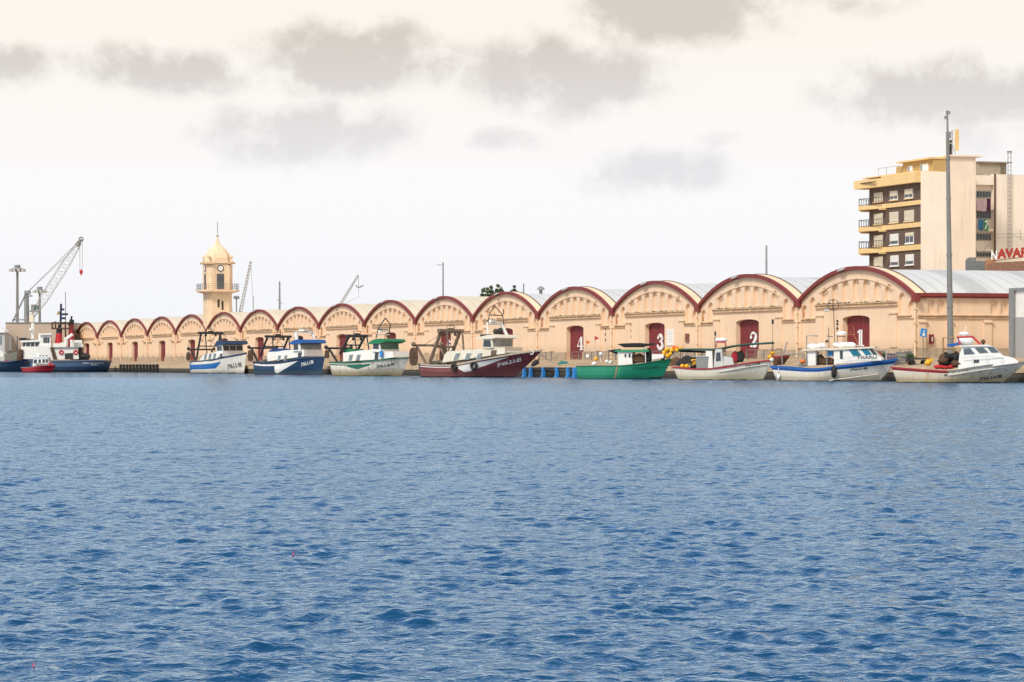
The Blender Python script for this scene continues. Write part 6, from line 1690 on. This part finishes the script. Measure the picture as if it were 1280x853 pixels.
# net heaps left on the quay
for px, off, w_, h_, m_, lab, sd_ in ((846, 1.8, 1.0, .75, NETB, 'brown net heap on the quay between the green bow and the red-gunwaled boat', 21), (862, 2.4, 1.3, .9, NETD, 'dark net heap on the quay behind the stern of the red-gunwaled boat', 22), (704, 3.0, .6, .35, mat('teal_net', (.02, .16, .15), .9, .3, 5), 'small teal net bundle on the quay above the blue fenders', 23), (1015, 1.6, 1.1, .7, mat('grey_net', (.16, .15, .13), .95, .4, 5, bump=.6), 'grey net heap on the quay behind the blue-gunwaled boat', 24)):
    r_ = random.Random(sd_); p_, k = on_quay(px, off); nx, ny = 22, 14; mb = MB(); vs = []
    for i in range(nx + 1):
        for j in range(ny + 1):
            u, v = i / nx * 2 - 1, j / ny * 2 - 1; q_ = max(0, 1 - u * u * .95 - v * v * .95)
            vs.append((u * w_, v * w_ * .8, -.05 + h_ * q_ ** .6 * (.75 + .3 * math.sin(u * 7 + v * 5 + sd_) * r_.random() + .1 * r_.random())))
    mb.add(vs, [(i * (ny + 1) + j, (i + 1) * (ny + 1) + j, (i + 1) * (ny + 1) + j + 1, i * (ny + 1) + j + 1) for i in range(nx) for j in range(ny)])
    o = mb.build('net_heap', m_); o.location = p_; tag(o, lab, 'net')
# dark maroon dinghy hauled on the quay behind the bow of the red and white boat
b = Boat('dinghy', 'dark red dinghy hauled out on the quay behind the blue-gunwaled boat', 'dinghy', 963, 990, 246, 5, 1.3, [(963, 448), (975, 447), (990, 444)], rake=.5)
b.root.location.z = .95
b.hull([RUST, CRIMSON], lambda t, v, z, sh: 1 if v > .85 else 0, 30, 12)
pq = on_quay(963, 1.2)[0]; b.root.location = (pq.x, pq.y, 1.15)
for ch_ in b.root.children:
    for v_ in ch_.data.vertices: v_.co.z = (v_.co.z + .6) / (b.zb + .6) * .95
# mooring lines from the bows to the quay
for bt, lab in ((boatD, 'pale mooring rope from the maroon bow to the quay'), (G_BOAT, 'pale mooring rope from the blue gunwale bow to the quay')):
    a_ = bt.root.matrix_basis @ Vector((bt.L - .5, 0, bt.zb - .1)); c_ = a_ + AY * 3.5 - AX * 2.5; c_.z = 1.15
    mb = MB(); mb.tube([a_.lerp(c_, t / 8) - Vector((0, 0, .8 * (t / 8) * (1 - t / 8))) - a_ for t in range(9)], .03, 4)
    o = mb.build('mooring_rope', ROPE); o.location = a_; tag(o, lab, 'rope')
# fishing floats in the foreground
for px, py, lab in ((42, 831, 'tiny pink fishing float on the water in the bottom left corner'), (366.5, 692, 'tiny pink fishing float far out in the middle of the water')):
    Y = EYE * F / (py + 3 - HZ); e = empty('fishing_float', ((px - 640) / F * Y, Y, 0), 0, lab, 'fishing float'); k = F / Y
    h_ = 6 / k
    mb = MB(); mb.tube([(0, 0, -h_ * .4), (0, 0, h_ * .15), (0, 0, h_ * .5), (0, 0, h_ * .6)], [.2 / k, 1.1 / k, .9 / k, .3 / k], 8); mb.build('body', mat('pink_float', (.75, .05, .16), .4, .1, 4), e, True)
    mb = MB(); mb.tube([(0, 0, h_ * .6), (.004, 0, h_ * 1.25)], .4 / k, 5); mb.build('antenna', REDP, e)

# ------------------------------------------------------------------ sky, sun, camera
def world():
    w = bpy.data.worlds.new('World'); SC.world = w; w.use_nodes = True
    nt = w.node_tree; N = nt.nodes; L = nt.links; N.clear()
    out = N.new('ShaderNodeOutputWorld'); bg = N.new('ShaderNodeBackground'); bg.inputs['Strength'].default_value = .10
    L.new(bg.outputs[0], out.inputs['Surface'])
    sky = N.new('ShaderNodeTexSky'); sky.sky_type = 'NISHITA'; sky.sun_disc = False
    sky.sun_elevation = SUN_EL; sky.sun_rotation = SUN_ROT; sky.air_density = 1.0; sky.dust_density = .6; sky.ozone_density = 2.5
    tc = N.new('ShaderNodeTexCoord'); sp = N.new('ShaderNodeSeparateXYZ'); L.new(tc.outputs['Generated'], sp.inputs[0])
    def M(op, a, b_=None, c=None):
        n = N.new('ShaderNodeMath'); n.operation = op
        for i, v in enumerate((a, b_, c)):
            if v is None: continue
            if isinstance(v, (int, float)): n.inputs[i].default_value = v
            else: L.new(v, n.inputs[i])
        return n.outputs[0]
    x, y, z = sp.outputs
    az_ = M('ARCTAN2', x, y); el = M('ARCSINE', z)
    cb_ = N.new('ShaderNodeCombineXYZ'); L.new(M('MULTIPLY', az_, 3.8), cb_.inputs[0]); L.new(M('MULTIPLY', el, -3.8), cb_.inputs[1])
    # units: thousands of photo pixels from straight ahead / above the horizon
    ns = N.new('ShaderNodeTexNoise'); ns.inputs['Scale'].default_value = 15; ns.inputs['Detail'].default_value = 10; ns.inputs['Roughness'].default_value = .60
    L.new(cb_.outputs[0], ns.inputs['Vector'])
    nw = N.new('ShaderNodeTexNoise'); nw.inputs['Scale'].default_value = 6; nw.inputs['Detail'].default_value = 5; L.new(cb_.outputs[0], nw.inputs['Vector'])
    sw = N.new('ShaderNodeSeparateXYZ'); L.new(nw.outputs['Color'], sw.inputs[0])
    U = M('ADD', M('MULTIPLY', az_, 3.8), M('MULTIPLY_ADD', sw.outputs[0], .12, -.06)); V = M('ADD', M('MULTIPLY', el, -3.8), M('MULTIPLY_ADD', sw.outputs[1], .06, -.03))
    clouds = [(210, 92, 118, 38, 1.0), (430, 72, 140, 50, 1.1), (385, 168, 135, 48, 1.0), (705, 98, 155, 60, .98), (815, 215, 120, 38, .85), (855, 8, 175, 62, .98), (5, 92, 70, 34, 1.0), (1180, 128, 165, 52, 1.0), (620, 180, 70, 22, .7), (1060, 12, 130, 22, .5), (1230, 175, 110, 40, .6), (900, 180, 70, 20, .6), (-150, 60, 120, 40, 1), (-160, 190, 120, 40, .6), (1450, 60, 130, 45, .9), (1480, 210, 110, 30, .5)]
    tot = None
    for cx_, cy_, rx, ry, am in clouds:
        du = M('MULTIPLY', M('SUBTRACT', U, (cx_ - 640) / 1000), 1000 / rx); dv = M('MULTIPLY', M('SUBTRACT', V, (cy_ - 456) / 1000), 1000 / ry)
        d2 = M('ADD', M('MULTIPLY', du, du), M('MULTIPLY', dv, dv))
        g = M('MULTIPLY', M('POWER', 2.718, M('MULTIPLY', d2, -.85)), am)
        tot = g if tot is None else M('MAXIMUM', tot, g)
    dens = N.new('ShaderNodeMapRange'); dens.interpolation_type = 'SMOOTHSTEP'; dens.inputs['From Min'].default_value = .30; dens.inputs['From Max'].default_value = .84
    L.new(M('MULTIPLY', tot, M('MULTIPLY_ADD', ns.outputs['Fac'], 2.2, -.12)), dens.inputs['Value'])
    # bright veil of high cloud: white at the horizon, creamier higher up
    rp = N.new('ShaderNodeValToRGB'); el4 = M('MULTIPLY', el, 8.0)       # 0 .. about 1 at 7 degrees
    E_ = rp.color_ramp.elements; E_[0].position = 0; E_[0].color = (*VEIL[0], 1); E_[1].position = 1; E_[1].color = (*VEIL[2], 1)
    e2 = E_.new(.45); e2.color = (*VEIL[1], 1)
    L.new(el4, rp.inputs['Fac'])
    cc_ = N.new('ShaderNodeMix'); cc_.data_type = 'RGBA'
    r2 = N.new('ShaderNodeValToRGB'); r2.color_ramp.elements[0].color = (*CLD[0], 1); r2.color_ramp.elements[1].color = (*CLD[1], 1)
    r2.color_ramp.elements[0].position = .55; r2.color_ramp.elements[1].position = .85; L.new(el4, r2.inputs['Fac'])
    L.new(M('MULTIPLY', dens.outputs[0], .92), cc_.inputs['Factor']); L.new(rp.outputs[0], cc_.inputs['A']); L.new(r2.outputs[0], cc_.inputs['B'])
    # unseen sky shaped for light: blue gap ahead tints water, white behind lights sheds
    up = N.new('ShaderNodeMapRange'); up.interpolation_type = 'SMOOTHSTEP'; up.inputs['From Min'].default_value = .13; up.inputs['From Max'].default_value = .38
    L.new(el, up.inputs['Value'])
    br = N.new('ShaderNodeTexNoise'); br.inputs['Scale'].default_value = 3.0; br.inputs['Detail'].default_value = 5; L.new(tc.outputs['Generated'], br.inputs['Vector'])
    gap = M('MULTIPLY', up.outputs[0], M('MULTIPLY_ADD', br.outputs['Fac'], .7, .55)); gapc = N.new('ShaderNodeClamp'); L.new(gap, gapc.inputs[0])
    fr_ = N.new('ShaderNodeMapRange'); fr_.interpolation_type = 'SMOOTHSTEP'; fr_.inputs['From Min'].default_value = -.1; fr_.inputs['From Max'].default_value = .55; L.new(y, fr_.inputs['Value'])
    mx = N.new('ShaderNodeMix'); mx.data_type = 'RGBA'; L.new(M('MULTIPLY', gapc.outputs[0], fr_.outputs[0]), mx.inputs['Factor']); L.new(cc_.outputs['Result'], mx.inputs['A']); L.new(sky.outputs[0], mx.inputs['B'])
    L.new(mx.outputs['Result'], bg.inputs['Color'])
SUN_EL = math.radians(47); SUN_AZ = math.radians(215)      # compass style: 0 = straight ahead (+Y), clockwise; the sun stands behind us to the left
SUN_ROT = SUN_AZ
EXPO = 1.1; Gn = 2 ** EXPO
def disp(r, g, b_):       # radiance that shows as the given screen value
    f = lambda c: ((c / 255 + .055) / 1.055) ** 2.4 / Gn / .10
    return (f(r), f(g), f(b_))
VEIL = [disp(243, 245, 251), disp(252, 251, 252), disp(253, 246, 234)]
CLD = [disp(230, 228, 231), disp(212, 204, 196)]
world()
sd = bpy.data.lights.new('sun', 'SUN'); sd.energy = 1.5; sd.angle = math.radians(14); sd.color = (1, .95, .87)
so = bpy.data.objects.new('sun', sd); COL.objects.link(so)
dirv = Vector((math.sin(SUN_AZ) * math.cos(SUN_EL), math.cos(SUN_AZ) * math.cos(SUN_EL), math.sin(SUN_EL)))
so.rotation_euler = dirv.to_track_quat('Z', 'Y').to_euler(); so.location = (0, -20, 60)

cam = bpy.data.cameras.new('camera'); co = bpy.data.objects.new('camera', cam); COL.objects.link(co)
cam.sensor_fit = 'HORIZONTAL'; cam.sensor_width = 36; cam.lens = F / 1280 * 36; cam.shift_y = (HZ - 426.5) / 1280
cam.clip_start = .5; cam.clip_end = 9000
co.location = (0, 0, EYE); co.rotation_euler = (PI / 2, 0, 0); SC.camera = co
SC.view_settings.view_transform = 'Standard'; SC.view_settings.look = 'None'; SC.view_settings.exposure = EXPO; SC.view_settings.gamma = 1
SC.view_settings.use_curve_mapping = False
SC.cycles.max_bounces = 5
